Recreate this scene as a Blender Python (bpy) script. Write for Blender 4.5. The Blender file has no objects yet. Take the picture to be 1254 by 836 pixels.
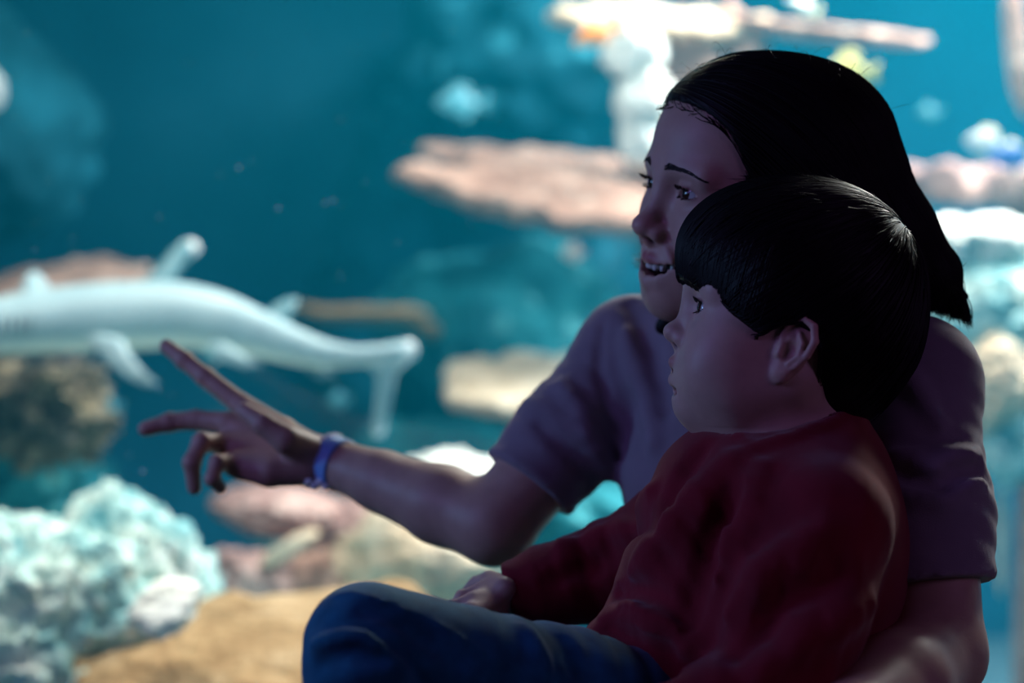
import bpy, bmesh, math, random
import numpy as np
from mathutils import Vector, Matrix

random.seed(7)
RNG = np.random.default_rng(11)
sc = bpy.context.scene
COL = sc.collection

# ------------------------------------------------------------------ camera
FPX, ZC = 2438.0, 0.54                 # 70 mm lens on a 1254 px wide frame, lens height above the floor


def P(px, py, Y):
    """world point that stands Y metres in front of the lens on the sight line of pixel (px, py)"""
    return np.array([(px - 627.0) / FPX * Y, Y, ZC - (py - 418.0) / FPX * Y])


cam_data = bpy.data.cameras.new('camera')
cam = bpy.data.objects.new('camera', cam_data)
COL.objects.link(cam)
cam.location = (0, 0, ZC)
cam.rotation_euler = (math.pi / 2, 0, 0)
cam_data.sensor_width = 36
cam_data.lens = FPX * 36 / 1254
cam_data.clip_start = 0.05
cam_data.dof.use_dof = True
cam_data.dof.focus_distance = 1.60
cam_data.dof.aperture_fstop = 2.8
sc.camera = cam

# ------------------------------------------------------------------ world, lamps, exposure
sc.view_settings.view_transform = 'Standard'
sc.view_settings.look = 'None'
sc.view_settings.gamma = 1
sc.view_settings.exposure = 0.0
w = bpy.data.worlds.new('world')
sc.world = w
w.use_nodes = True
w.node_tree.nodes['Background'].inputs[0].default_value = (0.002, 0.002, 0.004, 1)


def lamp(name, loc, aim, power, color, size, size_y=None, spread=180):
    d = bpy.data.lights.new(name, 'AREA')
    d.energy, d.color, d.size = power, color, size
    d.spread = math.radians(spread)
    if size_y:
        d.shape, d.size_y = 'RECTANGLE', size_y
    o = bpy.data.objects.new(name, d)
    COL.objects.link(o)
    o.location = loc
    o.rotation_euler = (Vector(aim) - Vector(loc)).to_track_quat('-Z', 'Y').to_euler()
    return o


# lamps hung over the water of the aquarium
lamp('aquarium_lamp', (-0.9, 2.62, 2.5), (-0.9, 3.2, 0), 135, (1.0, 0.86, 0.72), 1.2, 0.8)
lamp('aquarium_lamp', (1.9, 4.6, 2.5), (1.9, 4.6, 0), 530, (1.0, 0.88, 0.76), 1.6, 1.2)
lamp('aquarium_lamp', (0.5, 4.2, 2.5), (0.5, 4.3, 0), 75, (1.0, 0.84, 0.68), 1.6, 1.0)
# unseen dim coloured fill lamps in the dark visitor room
lamp('room_fill_lamp', (-1.6, 0.75, 1.35), (0.1, 1.7, 0.5), 7, (0.36, 0.24, 0.95), 0.6)
lamp('room_fill_lamp', (-2.4, 1.55, 1.05), (0.15, 1.7, 0.6), 15, (0.20, 0.42, 0.85), 0.5)  # added blue fill standing in for the tank's glow on the faces
lamp('room_fill_lamp', (1.9, 0.3, 1.2), (0.3, 1.6, 0.35), 4.0, (0.50, 0.26, 0.80), 0.6)

# ------------------------------------------------------------------ materials
def new_mat(name):
    m = bpy.data.materials.new(name)
    m.use_nodes = True
    nt = m.node_tree
    return m, nt, nt.nodes['Principled BSDF']


def N(nt, typ, **kw):
    n = nt.nodes.new(typ)
    for k, v in kw.items():
        if k.startswith('i_'):
            key = k[2:]
            key = int(key) if key.isdigit() else key.replace('_', ' ')
            n.inputs[key].default_value = v
        else:
            setattr(n, k, v)
    return n


def L(nt, a, b):
    nt.links.new(a, b)


def ramp(nt, fac, stops):
    r = nt.nodes.new('ShaderNodeValToRGB')
    el = r.color_ramp.elements
    while len(el) < len(stops):
        el.new(0.5)
    for e, (p, c) in zip(el, stops):
        e.position = p
        e.color = (*c, 1) if len(c) == 3 else c
    nt.links.new(fac, r.inputs[0])
    return r


def plain(name, col, rough=0.6, spec=0.5, bump=None, metal=0.0, var=0.0, vscale=12.0):
    m, nt, b = new_mat(name)
    b.inputs['Base Color'].default_value = (*col, 1)
    b.inputs['Roughness'].default_value = rough
    b.inputs['Specular IOR Level'].default_value = spec
    b.inputs['Metallic'].default_value = metal
    tc = N(nt, 'ShaderNodeTexCoord')
    if var:
        n = N(nt, 'ShaderNodeTexNoise', i_Scale=vscale, i_Detail=5.0)
        L(nt, tc.outputs['Object'], n.inputs['Vector'])
        r = ramp(nt, n.outputs['Fac'], [(0.3, tuple(c * (1 - var) for c in col)), (0.7, tuple(min(1, c * (1 + var)) for c in col))])
        L(nt, r.outputs['Color'], b.inputs['Base Color'])
    if bump:
        sc_, st, dist = bump
        n2 = N(nt, 'ShaderNodeTexNoise', i_Scale=sc_, i_Detail=3.0)
        L(nt, tc.outputs['Object'], n2.inputs['Vector'])
        bp = N(nt, 'ShaderNodeBump', i_Strength=st, i_Distance=dist)
        L(nt, n2.outputs['Fac'], bp.inputs['Height'])
        L(nt, bp.outputs['Normal'], b.inputs['Normal'])
    return m


def rock_mat(name, cols, scale=9.0, spot=None, spot_scale=22.0, bump=0.6, rough=0.85):
    """mottled reef rock: three colours by noise, optional pale encrusting spots"""
    m, nt, b = new_mat(name)
    b.inputs['Roughness'].default_value = rough
    b.inputs['Specular IOR Level'].default_value = 0.25
    tc = N(nt, 'ShaderNodeTexCoord')
    n = N(nt, 'ShaderNodeTexNoise', i_Scale=scale, i_Detail=6.0, i_Roughness=0.62)
    L(nt, tc.outputs['Object'], n.inputs['Vector'])
    r = ramp(nt, n.outputs['Fac'], [(0.33, cols[0]), (0.5, cols[1]), (0.67, cols[2])])
    out = r.outputs['Color']
    v = N(nt, 'ShaderNodeTexVoronoi', i_Scale=spot_scale)
    L(nt, tc.outputs['Object'], v.inputs['Vector'])
    if spot:
        r2 = ramp(nt, v.outputs['Distance'], [(0.18, (1, 1, 1)), (0.34, (0, 0, 0))])
        n3 = N(nt, 'ShaderNodeTexNoise', i_Scale=scale * 0.6, i_Detail=2.0)
        L(nt, tc.outputs['Object'], n3.inputs['Vector'])
        r3 = ramp(nt, n3.outputs['Fac'], [(0.45, (0, 0, 0)), (0.58, (1, 1, 1))])
        mul = N(nt, 'ShaderNodeMath', operation='MULTIPLY')
        L(nt, r2.outputs['Color'], mul.inputs[0])
        L(nt, r3.outputs['Color'], mul.inputs[1])
        mx = N(nt, 'ShaderNodeMixRGB')
        L(nt, mul.outputs[0], mx.inputs[0])
        L(nt, out, mx.inputs[1])
        mx.inputs[2].default_value = (*spot, 1)
        out = mx.outputs[0]
    L(nt, out, b.inputs['Base Color'])
    n2 = N(nt, 'ShaderNodeTexNoise', i_Scale=scale * 3.5, i_Detail=4.0)
    L(nt, tc.outputs['Object'], n2.inputs['Vector'])
    bp = N(nt, 'ShaderNodeBump', i_Strength=bump, i_Distance=0.03)
    L(nt, n2.outputs['Fac'], bp.inputs['Height'])
    L(nt, bp.outputs['Normal'], b.inputs['Normal'])
    return m


def skin_mat(name, base, lip, blush):
    m, nt, b = new_mat(name)
    b.inputs['Roughness'].default_value = 0.48
    b.inputs['Specular IOR Level'].default_value = 0.35
    b.inputs['Subsurface Weight'].default_value = 0.08
    b.inputs['Subsurface Radius'].default_value = (0.010, 0.004, 0.002)
    b.inputs['Subsurface Scale'].default_value = 0.5
    tc = N(nt, 'ShaderNodeTexCoord')
    n = N(nt, 'ShaderNodeTexNoise', i_Scale=60.0, i_Detail=4.0)
    L(nt, tc.outputs['Object'], n.inputs['Vector'])
    r = ramp(nt, n.outputs['Fac'], [(0.3, tuple(c * 0.93 for c in base)), (0.7, tuple(c * 1.06 for c in base))])
    out = r.outputs['Color']
    for att, col in (('blush', blush), ('lip', lip), ('dark', (0.03, 0.012, 0.010))):
        a = N(nt, 'ShaderNodeAttribute', attribute_name=att)
        mx = N(nt, 'ShaderNodeMixRGB')
        L(nt, a.outputs['Fac'], mx.inputs[0])
        L(nt, out, mx.inputs[1])
        mx.inputs[2].default_value = (*col, 1)
        out = mx.outputs[0]
    L(nt, out, b.inputs['Base Color'])
    n2 = N(nt, 'ShaderNodeTexNoise', i_Scale=420.0, i_Detail=2.0)
    L(nt, tc.outputs['Object'], n2.inputs['Vector'])
    bp = N(nt, 'ShaderNodeBump', i_Strength=0.12, i_Distance=0.001)
    L(nt, n2.outputs['Fac'], bp.inputs['Height'])
    L(nt, bp.outputs['Normal'], b.inputs['Normal'])
    return m


def cloth_mat(name, col, var=0.12, weave=900.0, bump=0.25, sheen=0.2, vs=25.0):
    m, nt, b = new_mat(name)
    b.inputs['Roughness'].default_value = 0.9
    b.inputs['Specular IOR Level'].default_value = 0.15
    b.inputs['Sheen Weight'].default_value = sheen
    tc = N(nt, 'ShaderNodeTexCoord')
    n = N(nt, 'ShaderNodeTexNoise', i_Scale=vs, i_Detail=6.0)
    L(nt, tc.outputs['Object'], n.inputs['Vector'])
    r = ramp(nt, n.outputs['Fac'], [(0.3, tuple(c * (1 - var) for c in col)), (0.7, tuple(c * (1 + var) for c in col))])
    L(nt, r.outputs['Color'], b.inputs['Base Color'])
    n2 = N(nt, 'ShaderNodeTexNoise', i_Scale=weave, i_Detail=2.0)
    L(nt, tc.outputs['Object'], n2.inputs['Vector'])
    bp = N(nt, 'ShaderNodeBump', i_Strength=bump, i_Distance=0.002)
    L(nt, n2.outputs['Fac'], bp.inputs['Height'])
    L(nt, bp.outputs['Normal'], b.inputs['Normal'])
    return m


# ------------------------------------------------------------------ object helpers
def tag(o, label=None, cat=None, group=None, kind=None):
    for k, v in (('label', label), ('category', cat), ('group', group), ('kind', kind)):
        if v:
            o[k] = v
    return o


def empty(name, loc, label, cat, group=None):
    o = bpy.data.objects.new(name, None)
    COL.objects.link(o)
    o.location = loc
    o.empty_display_size = 0.05
    return tag(o, label, cat, group)


def link_mesh(name, me, mats, parent=None, smooth=True):
    if not isinstance(mats, (list, tuple)):
        mats = [mats]
    for m in mats:
        me.materials.append(m)
    if smooth:
        me.polygons.foreach_set('use_smooth', np.ones(len(me.polygons), bool))
    me.update()
    o = bpy.data.objects.new(name, me)
    COL.objects.link(o)
    if parent is not None:                  # the mesh is written in world space: keep it there
        o.parent = parent
        o.matrix_parent_inverse = parent_world(parent).inverted()
    return o


def parent_world(p):
    m = p.matrix_basis.copy()
    if p.parent:
        m = parent_world(p.parent) @ p.matrix_parent_inverse @ m
    return m


def np_mesh(name, v, faces, attrs=None):
    """v (n,3); faces (m,k) with one k"""
    me = bpy.data.meshes.new(name)
    v = np.ascontiguousarray(v, np.float32)
    faces = np.ascontiguousarray(faces, np.int32)
    m, k = faces.shape
    me.vertices.add(len(v))
    me.vertices.foreach_set('co', v.ravel())
    me.loops.add(m * k)
    me.loops.foreach_set('vertex_index', faces.ravel())
    me.polygons.add(m)
    me.polygons.foreach_set('loop_start', np.arange(0, m * k, k, dtype=np.int32))
    me.update(calc_edges=True)
    for a, val in (attrs or {}).items():
        at = me.attributes.new(a, 'FLOAT', 'POINT')
        at.data.foreach_set('value', np.ascontiguousarray(val, np.float32))
    me.validate()
    return me


def bm_mesh(name, bm):
    me = bpy.data.meshes.new(name)
    bmesh.ops.recalc_face_normals(bm, faces=bm.faces[:])
    bm.to_mesh(me)
    bm.free()
    return me


def boxes(name, lst, mats, parent=None, bevel=0.0):
    bm = bmesh.new()
    for lo, hi in lst:
        r = bmesh.ops.create_cube(bm, size=1)
        c = [(a + b) / 2 for a, b in zip(lo, hi)]
        s = [b - a for a, b in zip(lo, hi)]
        for v in r['verts']:
            v.co = Vector([c[i] + v.co[i] * s[i] for i in range(3)])
    if bevel:
        bmesh.ops.bevel(bm, geom=bm.edges[:], offset=bevel, segments=2, affect='EDGES', profile=0.7)
    return link_mesh(name, bm_mesh(name, bm), mats, parent, smooth=False)


# ------------------------------------------------------------------ noise
def _hash(ix, iy, iz, seed):
    h = (ix.astype(np.int64) * 374761393 + iy.astype(np.int64) * 668265263 + iz.astype(np.int64) * 2147483647 + seed * 974711) & 0xffffffff
    h = ((h ^ (h >> 13)) * 1274126177) & 0xffffffff
    h = h ^ (h >> 16)
    return (h & 0xffff).astype(np.float32) / 32767.5 - 1.0


def vnoise(p, seed=0):
    i = np.floor(p)
    f = (p - i).astype(np.float32)
    u = f * f * f * (f * (f * 6 - 15) + 10)
    ix, iy, iz = i[..., 0], i[..., 1], i[..., 2]
    out = 0
    for dx in (0, 1):
        for dy in (0, 1):
            for dz in (0, 1):
                wgt = (u[..., 0] if dx else 1 - u[..., 0]) * (u[..., 1] if dy else 1 - u[..., 1]) * (u[..., 2] if dz else 1 - u[..., 2])
                out = out + wgt * _hash(ix + dx, iy + dy, iz + dz, seed)
    return out


def fbm(p, octaves=4, seed=0, ridged=False):
    a, s, out = 1.0, 1.0, 0
    for k in range(octaves):
        n = vnoise(p * s, seed + k)
        if ridged:
            n = 1 - 2 * np.abs(n)
        out = out + a * n
        a *= 0.5
        s *= 2.03
    return out


# ------------------------------------------------------------------ signed distance modelling
def rotm(ax, deg):
    return np.array(Matrix.Rotation(math.radians(deg), 3, ax))


class Sdf:
    """shapes joined by smooth union, meshed on a rectilinear grid with surface nets"""

    def __init__(self):
        self.ops = []

    def _add(self, fn, lo, hi, k, op):
        pad = k + 0.004
        self.ops.append((fn, np.asarray(lo) - pad, np.asarray(hi) + pad, k, op))

    def ell(self, c, r, R=None, k=0.01, op='+'):
        c = np.asarray(c, float)
        r = np.asarray(r, float) if np.ndim(r) else np.full(3, float(r))
        Ri = np.eye(3) if R is None else np.asarray(R).T

        def fn(X, Y, Z):
            dx, dy, dz = X - c[0], Y - c[1], Z - c[2]
            a = [(Ri[i, 0] * dx + Ri[i, 1] * dy + Ri[i, 2] * dz) / r[i] for i in range(3)]
            k0 = np.sqrt(a[0] ** 2 + a[1] ** 2 + a[2] ** 2)
            k1 = np.sqrt((a[0] / r[0]) ** 2 + (a[1] / r[1]) ** 2 + (a[2] / r[2]) ** 2)
            return k0 * (k0 - 1) / np.maximum(k1, 1e-6)
        m = r.max()
        self._add(fn, c - m, c + m, k, op)

    def chain(self, pts, rad, k=0.01, op='+', sq=None):
        """tapered tube; sq = (axis, factor) squashes it along a world axis direction"""
        pts = [np.asarray(p, float) for p in pts]
        rad = list(rad) if np.ndim(rad) else [rad] * len(pts)

        def fn(X, Y, Z):
            out = None
            for (a, b, ra, rb) in zip(pts[:-1], pts[1:], rad[:-1], rad[1:]):
                ab = b - a
                l2 = max(float(ab @ ab), 1e-12)
                dx, dy, dz = X - a[0], Y - a[1], Z - a[2]
                t = np.clip((dx * ab[0] + dy * ab[1] + dz * ab[2]) / l2, 0, 1)
                ex, ey, ez = dx - t * ab[0], dy - t * ab[1], dz - t * ab[2]
                q = ex ** 2 + ey ** 2 + ez ** 2
                if sq is not None:
                    n, f = sq
                    h = ex * n[0] + ey * n[1] + ez * n[2]
                    q = q + h * h * (1 / f ** 2 - 1)
                d = np.sqrt(q) - (ra + t * (rb - ra))
                if sq is not None:
                    d = d * min(1.0, sq[1] + 0.15)
                if out is None:
                    out = d
                else:
                    kk = 0.35 * min(ra, rb)
                    h = np.maximum(kk - np.abs(out - d), 0) / kk
                    out = np.minimum(out, d) - h * h * kk * 0.25
            return out
        A = np.array(pts)
        m = max(rad)
        self._add(fn, A.min(0) - m, A.max(0) + m, k, op)

    def cut(self, p0, n, reach, k=0.002):
        """take away what lies beyond the plane through p0 with normal n, within reach"""
        p0 = np.asarray(p0, float)
        n = np.asarray(n, float) / np.linalg.norm(n)

        def fn(X, Y, Z):
            dx, dy, dz = X - p0[0], Y - p0[1], Z - p0[2]
            return np.maximum(-(dx * n[0] + dy * n[1] + dz * n[2]), np.sqrt(dx ** 2 + dy ** 2 + dz ** 2) - reach)
        self._add(fn, p0 - reach, p0 + reach, k, '-')

    def disp(self, fn, lo, hi):
        self.ops.append((fn, np.asarray(lo, float), np.asarray(hi, float), 0, 'd'))

    @staticmethod
    def _comb(F, d, k, op):
        if op == 'd':
            return F + d
        if op == '-':
            d = -d
            h = np.maximum(k - np.abs(F - d), 0) / k
            return np.maximum(F, d) + h * h * k * 0.25
        h = np.maximum(k - np.abs(F - d), 0) / k
        return np.minimum(F, d) - h * h * k * 0.25

    def at(self, p):
        X, Y, Z = p[..., 0], p[..., 1], p[..., 2]
        F = np.full(X.shape, 0.5)
        for fn, lo, hi, k, op in self.ops:
            m = (p >= lo - 0.2).all(-1) & (p <= hi + 0.2).all(-1) if op == '+' else (p >= lo).all(-1) & (p <= hi).all(-1)
            if m.any():
                F[m] = self._comb(F[m], fn(X[m], Y[m], Z[m]), k, op)
        return F

    def project(self, p, off=0.0, it=3):
        for _ in range(it):
            f = self.at(p)
            g = self.normal(p)
            p = p - g * np.clip(f - off, -0.03, 0.03)[..., None]
        return p

    def normal(self, p, e=0.002):
        g = np.stack([self.at(p + e * ax) - self.at(p - e * ax) for ax in np.eye(3)], -1)
        return g / np.maximum(np.linalg.norm(g, axis=-1, keepdims=True), 1e-9)

    def hit(self, px, py, y0=1.25, y1=2.1):
        """first point of the shape on a sight line, for laying folds and seams on cloth"""
        ys = np.linspace(y0, y1, 900)
        p = np.array([P(px, py, y) for y in ys])
        f = self.at(p)
        i = np.argmax(f < 0)
        return p[i] if f[i] < 0 else None

    def crease(self, pix, r, k, op='+', depth=0.0):
        """raised or sunk fold along a polyline on the visible side of the shape"""
        pts = [self.hit(*q) for q in pix]
        pts = [p + np.array([0, depth, 0]) for p in pts if p is not None]
        if len(pts) > 1:
            A = []
            for a, b in zip(pts[:-1], pts[1:]):
                A += [a, a * .67 + b * .33, a * .33 + b * .67]
            A = self.project(np.array(A + [pts[-1]]), depth)
            m = len(A)
            self.chain(list(A), [r * (.45 + .55 * math.sin(math.pi * (i + .5) / m)) for i in range(m)], k, op)

    def mesh(self, h, zones=()):
        """h: default spacing; zones: (lo, hi, h) boxes wanting finer lines"""
        lo = np.min([o[1] for o in self.ops if o[4] == '+'], 0) - h
        hi = np.max([o[2] for o in self.ops if o[4] == '+'], 0) + h
        ax = []
        for i in range(3):
            x, xs = lo[i], [lo[i]]
            while x < hi[i]:
                step = h
                for zl, zh, zs in zones:
                    if zl[i] - zs <= x < zh[i]:
                        step = min(step, zs)
                    elif x < zl[i]:
                        step = min(step, max(zs, (zl[i] - x) * 0.5))
                x += step
                xs.append(x)
            ax.append(np.array(xs, np.float32))
        xs, ys, zs = ax
        F = np.full((len(xs), len(ys), len(zs)), 0.05, np.float32)
        for fn, lo_, hi_, k, op in self.ops:
            i0, i1 = np.searchsorted(xs, [lo_[0], hi_[0]])
            j0, j1 = np.searchsorted(ys, [lo_[1], hi_[1]])
            k0, k1 = np.searchsorted(zs, [lo_[2], hi_[2]])
            if i1 <= i0 or j1 <= j0 or k1 <= k0:
                continue
            d = fn(xs[i0:i1, None, None], ys[None, j0:j1, None], zs[None, None, k0:k1]).astype(np.float32)
            sub = F[i0:i1, j0:j1, k0:k1]
            sub[...] = self._comb(sub, d, np.float32(k), op)
        return surface_nets(F, xs, ys, zs)


def surface_nets(F, xs, ys, zs):
    s = F < 0
    n = s.shape
    cnt = np.zeros((n[0] - 1, n[1] - 1, n[2] - 1), np.uint8)
    for dx in (0, 1):
        for dy in (0, 1):
            for dz in (0, 1):
                cnt += s[dx:n[0] - 1 + dx, dy:n[1] - 1 + dy, dz:n[2] - 1 + dz]
    I, J, K = np.nonzero((cnt > 0) & (cnt < 8))
    idx = np.full(cnt.shape, -1, np.int32)
    idx[I, J, K] = np.arange(len(I))
    acc = np.zeros((len(I), 3), np.float32)
    num = np.zeros(len(I), np.float32)
    corners = [(0, 0, 0), (1, 0, 0), (0, 1, 0), (1, 1, 0), (0, 0, 1), (1, 0, 1), (0, 1, 1), (1, 1, 1)]
    vals = {c: F[I + c[0], J + c[1], K + c[2]] for c in corners}
    pos = {c: np.stack([xs[I + c[0]], ys[J + c[1]], zs[K + c[2]]], -1) for c in corners}
    for a in corners:
        for d in range(3):
            if a[d] == 0:
                b = tuple(1 if i == d else a[i] for i in range(3))
                va, vb = vals[a], vals[b]
                m = (va < 0) != (vb < 0)
                t = np.where(m, va / np.where(m, va - vb, 1), 0)[:, None]
                acc += np.where(m[:, None], pos[a] + t * (pos[b] - pos[a]), 0)
                num += m
    v = acc / num[:, None]
    quads = []
    for d in range(3):
        o1, o2 = [(1, 2), (2, 0), (0, 1)][d]
        sl = [slice(1, n[i] - 1) for i in range(3)]
        sl[d] = slice(0, n[d] - 1)
        sa = s[tuple(sl)]
        sl2 = list(sl)
        sl2[d] = slice(1, n[d])
        sb = s[tuple(sl2)]
        A = np.argwhere(sa != sb)
        base = A.copy()
        for i in range(3):
            if i != d:
                base[:, i] += 1
        flip = sa[A[:, 0], A[:, 1], A[:, 2]]
        cells = []
        for (u, w_) in ((1, 1), (0, 1), (0, 0), (1, 0)):
            c = base.copy()
            c[:, o1] -= u
            c[:, o2] -= w_
            cells.append(idx[c[:, 0], c[:, 1], c[:, 2]])
        q = np.stack(cells, -1)
        q[~flip] = q[~flip][:, ::-1]
        quads.append(q)
    q = np.concatenate(quads)
    return v, q[(q >= 0).all(1)]


def tubes(paths, r0, r1=None, sides=3, jitter=None):
    """hair strands: paths (n,m,3) to one mesh of thin tapered tubes"""
    n, m, _ = paths.shape
    tan = np.gradient(paths, axis=1)
    tan /= np.maximum(np.linalg.norm(tan, axis=2, keepdims=True), 1e-9)
    ref = np.array([0.3, -0.8, 0.52])
    u = np.cross(tan, ref)
    u /= np.maximum(np.linalg.norm(u, axis=2, keepdims=True), 1e-9)
    w_ = np.cross(tan, u)
    t = np.linspace(0, 1, m)
    prof = (r0 + (r1 - r0) * t) if r1 is not None else r0 * np.minimum(1, 4 * (1 - t) + 0.15) * np.minimum(1, 3 * t + 0.4)
    rr = prof[None, :, None] * (np.ones((n, 1, 1)) if jitter is None else jitter[:, None, None])
    rings = []
    for k in range(sides):
        a = 2 * math.pi * k / sides
        rings.append(paths + rr * (math.cos(a) * u + math.sin(a) * w_))
    V = np.stack(rings, 2).reshape(-1, 3)
    base = (np.arange(n)[:, None, None] * m + np.arange(m - 1)[None, :, None]) * sides
    k = np.arange(sides)[None, None, :]
    k2 = (k + 1) % sides
    f = np.stack([base + k, base + k2, base + sides + k2, base + sides + k], -1).reshape(-1, 4)
    return V, f

# ------------------------------------------------------------------ the room and the tank
GY0, GY1 = 2.24, 2.28                   # the viewing pane
dark = plain('dark_wall_paint', (0.018, 0.018, 0.024), rough=0.8, var=0.15, vscale=3)
carpet = plain('dark_carpet', (0.020, 0.019, 0.026), rough=0.95, bump=(400, 0.5, 0.004), var=0.2, vscale=30)
steel = plain('black_frame', (0.012, 0.012, 0.014), rough=0.35)
tankwall = rock_mat('blue_tank_wall', ((0.01, 0.09, 0.14), (0.015, 0.14, 0.20), (0.03, 0.20, 0.27)), scale=1.1, bump=0.15)
sand = rock_mat('tank_sand', ((0.10, 0.20, 0.22), (0.14, 0.26, 0.28), (0.2, 0.33, 0.34)), scale=6, bump=0.3)


def struct(name, lst, mat, bevel=0.0):
    return tag(boxes(name, lst, mat, None, bevel), kind='structure')


struct('floor', [((-2.6, -1.6, -.08), (2.6, 2.10, 0))], carpet)
struct('ceiling', [((-2.6, -1.6, 2.6), (2.6, 2.10, 2.7))], dark)
struct('wall_back', [((-2.6, -1.7, -.08), (2.6, -1.6, 2.7))], dark)
struct('wall_left', [((-2.7, -1.7, -.08), (-2.6, 2.30, 2.7))], dark)
struct('wall_right', [((2.6, -1.7, -.08), (2.7, 2.30, 2.7))], dark)
struct('wall_front', [((-2.6, 2.10, -.08), (-1.75, 2.32, 2.7)), ((1.75, 2.10, -.08), (2.6, 2.32, 2.7)),
                      ((-1.75, 2.10, 1.24), (1.75, 2.32, 2.7)), ((-1.75, 2.10, -.08), (1.75, 2.32, .06))], dark)  # opening kept low so the wall blocks direct tank lamp light
struct('trim_1', [((-1.75, 2.07, .06), (1.75, 2.24, .09))], steel, .004)
struct('trim_2', [((-1.75, 2.07, 1.20), (1.75, 2.24, 1.24))], steel, .004)
struct('trim_3', [((-1.75, 2.07, .09), (-1.71, 2.24, 1.20))], steel, .004)
struct('trim_4', [((1.71, 2.07, .09), (1.75, 2.24, 1.20))], steel, .004)
struct('tank_floor', [((-4.0, 2.32, -.75), (4.0, 8.2, -.65))], sand)
struct('tank_wall_back', [((-4.0, 8.0, -.65), (4.0, 8.2, 2.9))], tankwall)
struct('tank_wall_left', [((-4.1, 2.32, -.75), (-4.0, 8.2, 2.9))], tankwall)
struct('tank_wall_right', [((4.0, 2.32, -.75), (4.1, 8.2, 2.9))], tankwall)
struct('tank_wall_front', [((-4.0, 2.30, -.75), (-1.75, 2.36, 2.9)), ((1.75, 2.30, -.75), (4.0, 2.36, 2.9)),
                           ((-1.75, 2.30, 1.24), (1.75, 2.36, 2.9)), ((-1.75, 2.30, -.75), (1.75, 2.36, .06))], tankwall)
struct('tank_ceiling', [((-4.1, 2.30, 2.9), (4.1, 8.2, 3.0))], dark)

gm, nt, b = new_mat('acrylic_pane')
nt.nodes.remove(b)
tr = N(nt, 'ShaderNodeBsdfTransparent')
tr.inputs[0].default_value = (.96, .985, .98, 1)
gl = N(nt, 'ShaderNodeBsdfGlossy', i_Roughness=0.02)
fr_ = N(nt, 'ShaderNodeFresnel', i_IOR=1.35)
mx = N(nt, 'ShaderNodeMixShader')
L(nt, fr_.outputs[0], mx.inputs[0])
L(nt, tr.outputs[0], mx.inputs[1])
L(nt, gl.outputs[0], mx.inputs[2])
L(nt, mx.outputs[0], nt.nodes['Material Output'].inputs['Surface'])
pane = struct('window_1', [((-1.71, GY0, .09), (1.71, GY1, 1.20))], gm)

# the water body: blue-green absorption and a little scattering
wm, nt, b = new_mat('sea_water')
nt.nodes.remove(b)
va = N(nt, 'ShaderNodeVolumeAbsorption', i_Density=0.13)
va.inputs['Color'].default_value = (0.0, 0.46, 0.84, 1)
vs_ = N(nt, 'ShaderNodeVolumeScatter', i_Density=0.045, i_Anisotropy=0.35)
vs_.inputs['Color'].default_value = (0.0, 0.62, 1.0, 1)
ad = N(nt, 'ShaderNodeAddShader')
L(nt, va.outputs[0], ad.inputs[0])
L(nt, vs_.outputs[0], ad.inputs[1])
L(nt, ad.outputs[0], nt.nodes['Material Output'].inputs['Volume'])
tag(boxes('water', [((-3.98, 2.37, -.64), (3.98, 7.98, 2.45))], wm), kind='stuff', label='blue green water filling the aquarium', cat='water')

# ------------------------------------------------------------------ the reef
_ico = {}


def ico(sub):
    if sub not in _ico:
        bm = bmesh.new()
        bmesh.ops.create_icosphere(bm, subdivisions=sub, radius=1)
        _ico[sub] = (np.array([v.co for v in bm.verts]), np.array([[v.index for v in f.verts] for f in bm.faces]))
        bm.free()
    return _ico[sub]


def blob_mesh(name, r, seed, amp, freq, sub=5, R=None, ridged=True, fine=.25):
    n, f = ico(sub)
    d = 1 + amp * fbm(n * freq + seed * 7.3, 3, seed) + amp * fine * fbm(n * freq * 4.5 + seed, 4, seed + 9, ridged)
    v = n * d[:, None] * np.asarray(r)
    if R is not None:
        v = v @ np.asarray(R).T
    return np_mesh(name, v, f)


def rock(name, c, r, mat, label, cat='rock', seed=1, amp=.22, freq=1.6, sub=5, R=None, fine=.3, group=None):
    o = link_mesh(name, blob_mesh(name, r, seed, amp, freq, sub, R, True, fine), mat)
    o.location = c
    return tag(o, label, cat, group)


def plate(c, a, b, th, mat, label, seed=1, tilt=0, roll=0, yaw=0, stalk=(), stalk_r=.05, rim=.22, name='table_coral'):
    """table coral: a thin irregular shelf of half width a, half depth b; tilt leans the top to the viewer"""
    R = rotm('Z', yaw) @ rotm('Y', roll) @ rotm('X', tilt)
    n, f = ico(5)
    ang = np.arctan2(n[:, 1], n[:, 0])
    rr = np.hypot(n[:, 0], n[:, 1])
    lobes = 1 + rim * vnoise(np.stack([np.cos(ang) * 1.7, np.sin(ang) * 1.7, ang * 0 + seed * 3.7], 1), seed) + .4 * rim * vnoise(np.stack([np.cos(ang) * 5, np.sin(ang) * 5, ang * 0 + seed], 1), seed + 3)
    v = np.stack([n[:, 0] * a * lobes, n[:, 1] * b * lobes, np.sign(n[:, 2]) * np.abs(n[:, 2]) ** .6 * th], 1)
    v[:, 2] += th * .45 * fbm(np.stack([v[:, 0], v[:, 1], 0 * ang], 1) * 14 + seed, 3, seed) * rr + .25 * th * rr ** 2
    root = empty(name, c, label, 'coral')
    s_ = link_mesh('shelf', np_mesh('shelf', v @ R.T, f), mat)
    s_.parent = root
    if stalk:
        pts = [np.asarray(p) - np.asarray(c) for p in stalk]
        S_ = Sdf()
        S_.chain(pts, [stalk_r * (.8 + .5 * i / max(1, len(pts) - 1)) for i in range(len(pts))], .01)
        vv, qq = S_.mesh(max(.016, stalk_r * .3))
        t_ = link_mesh('stalk', np_mesh('stalk', vv, qq), mat)
        t_.parent = root
    return root


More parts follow.
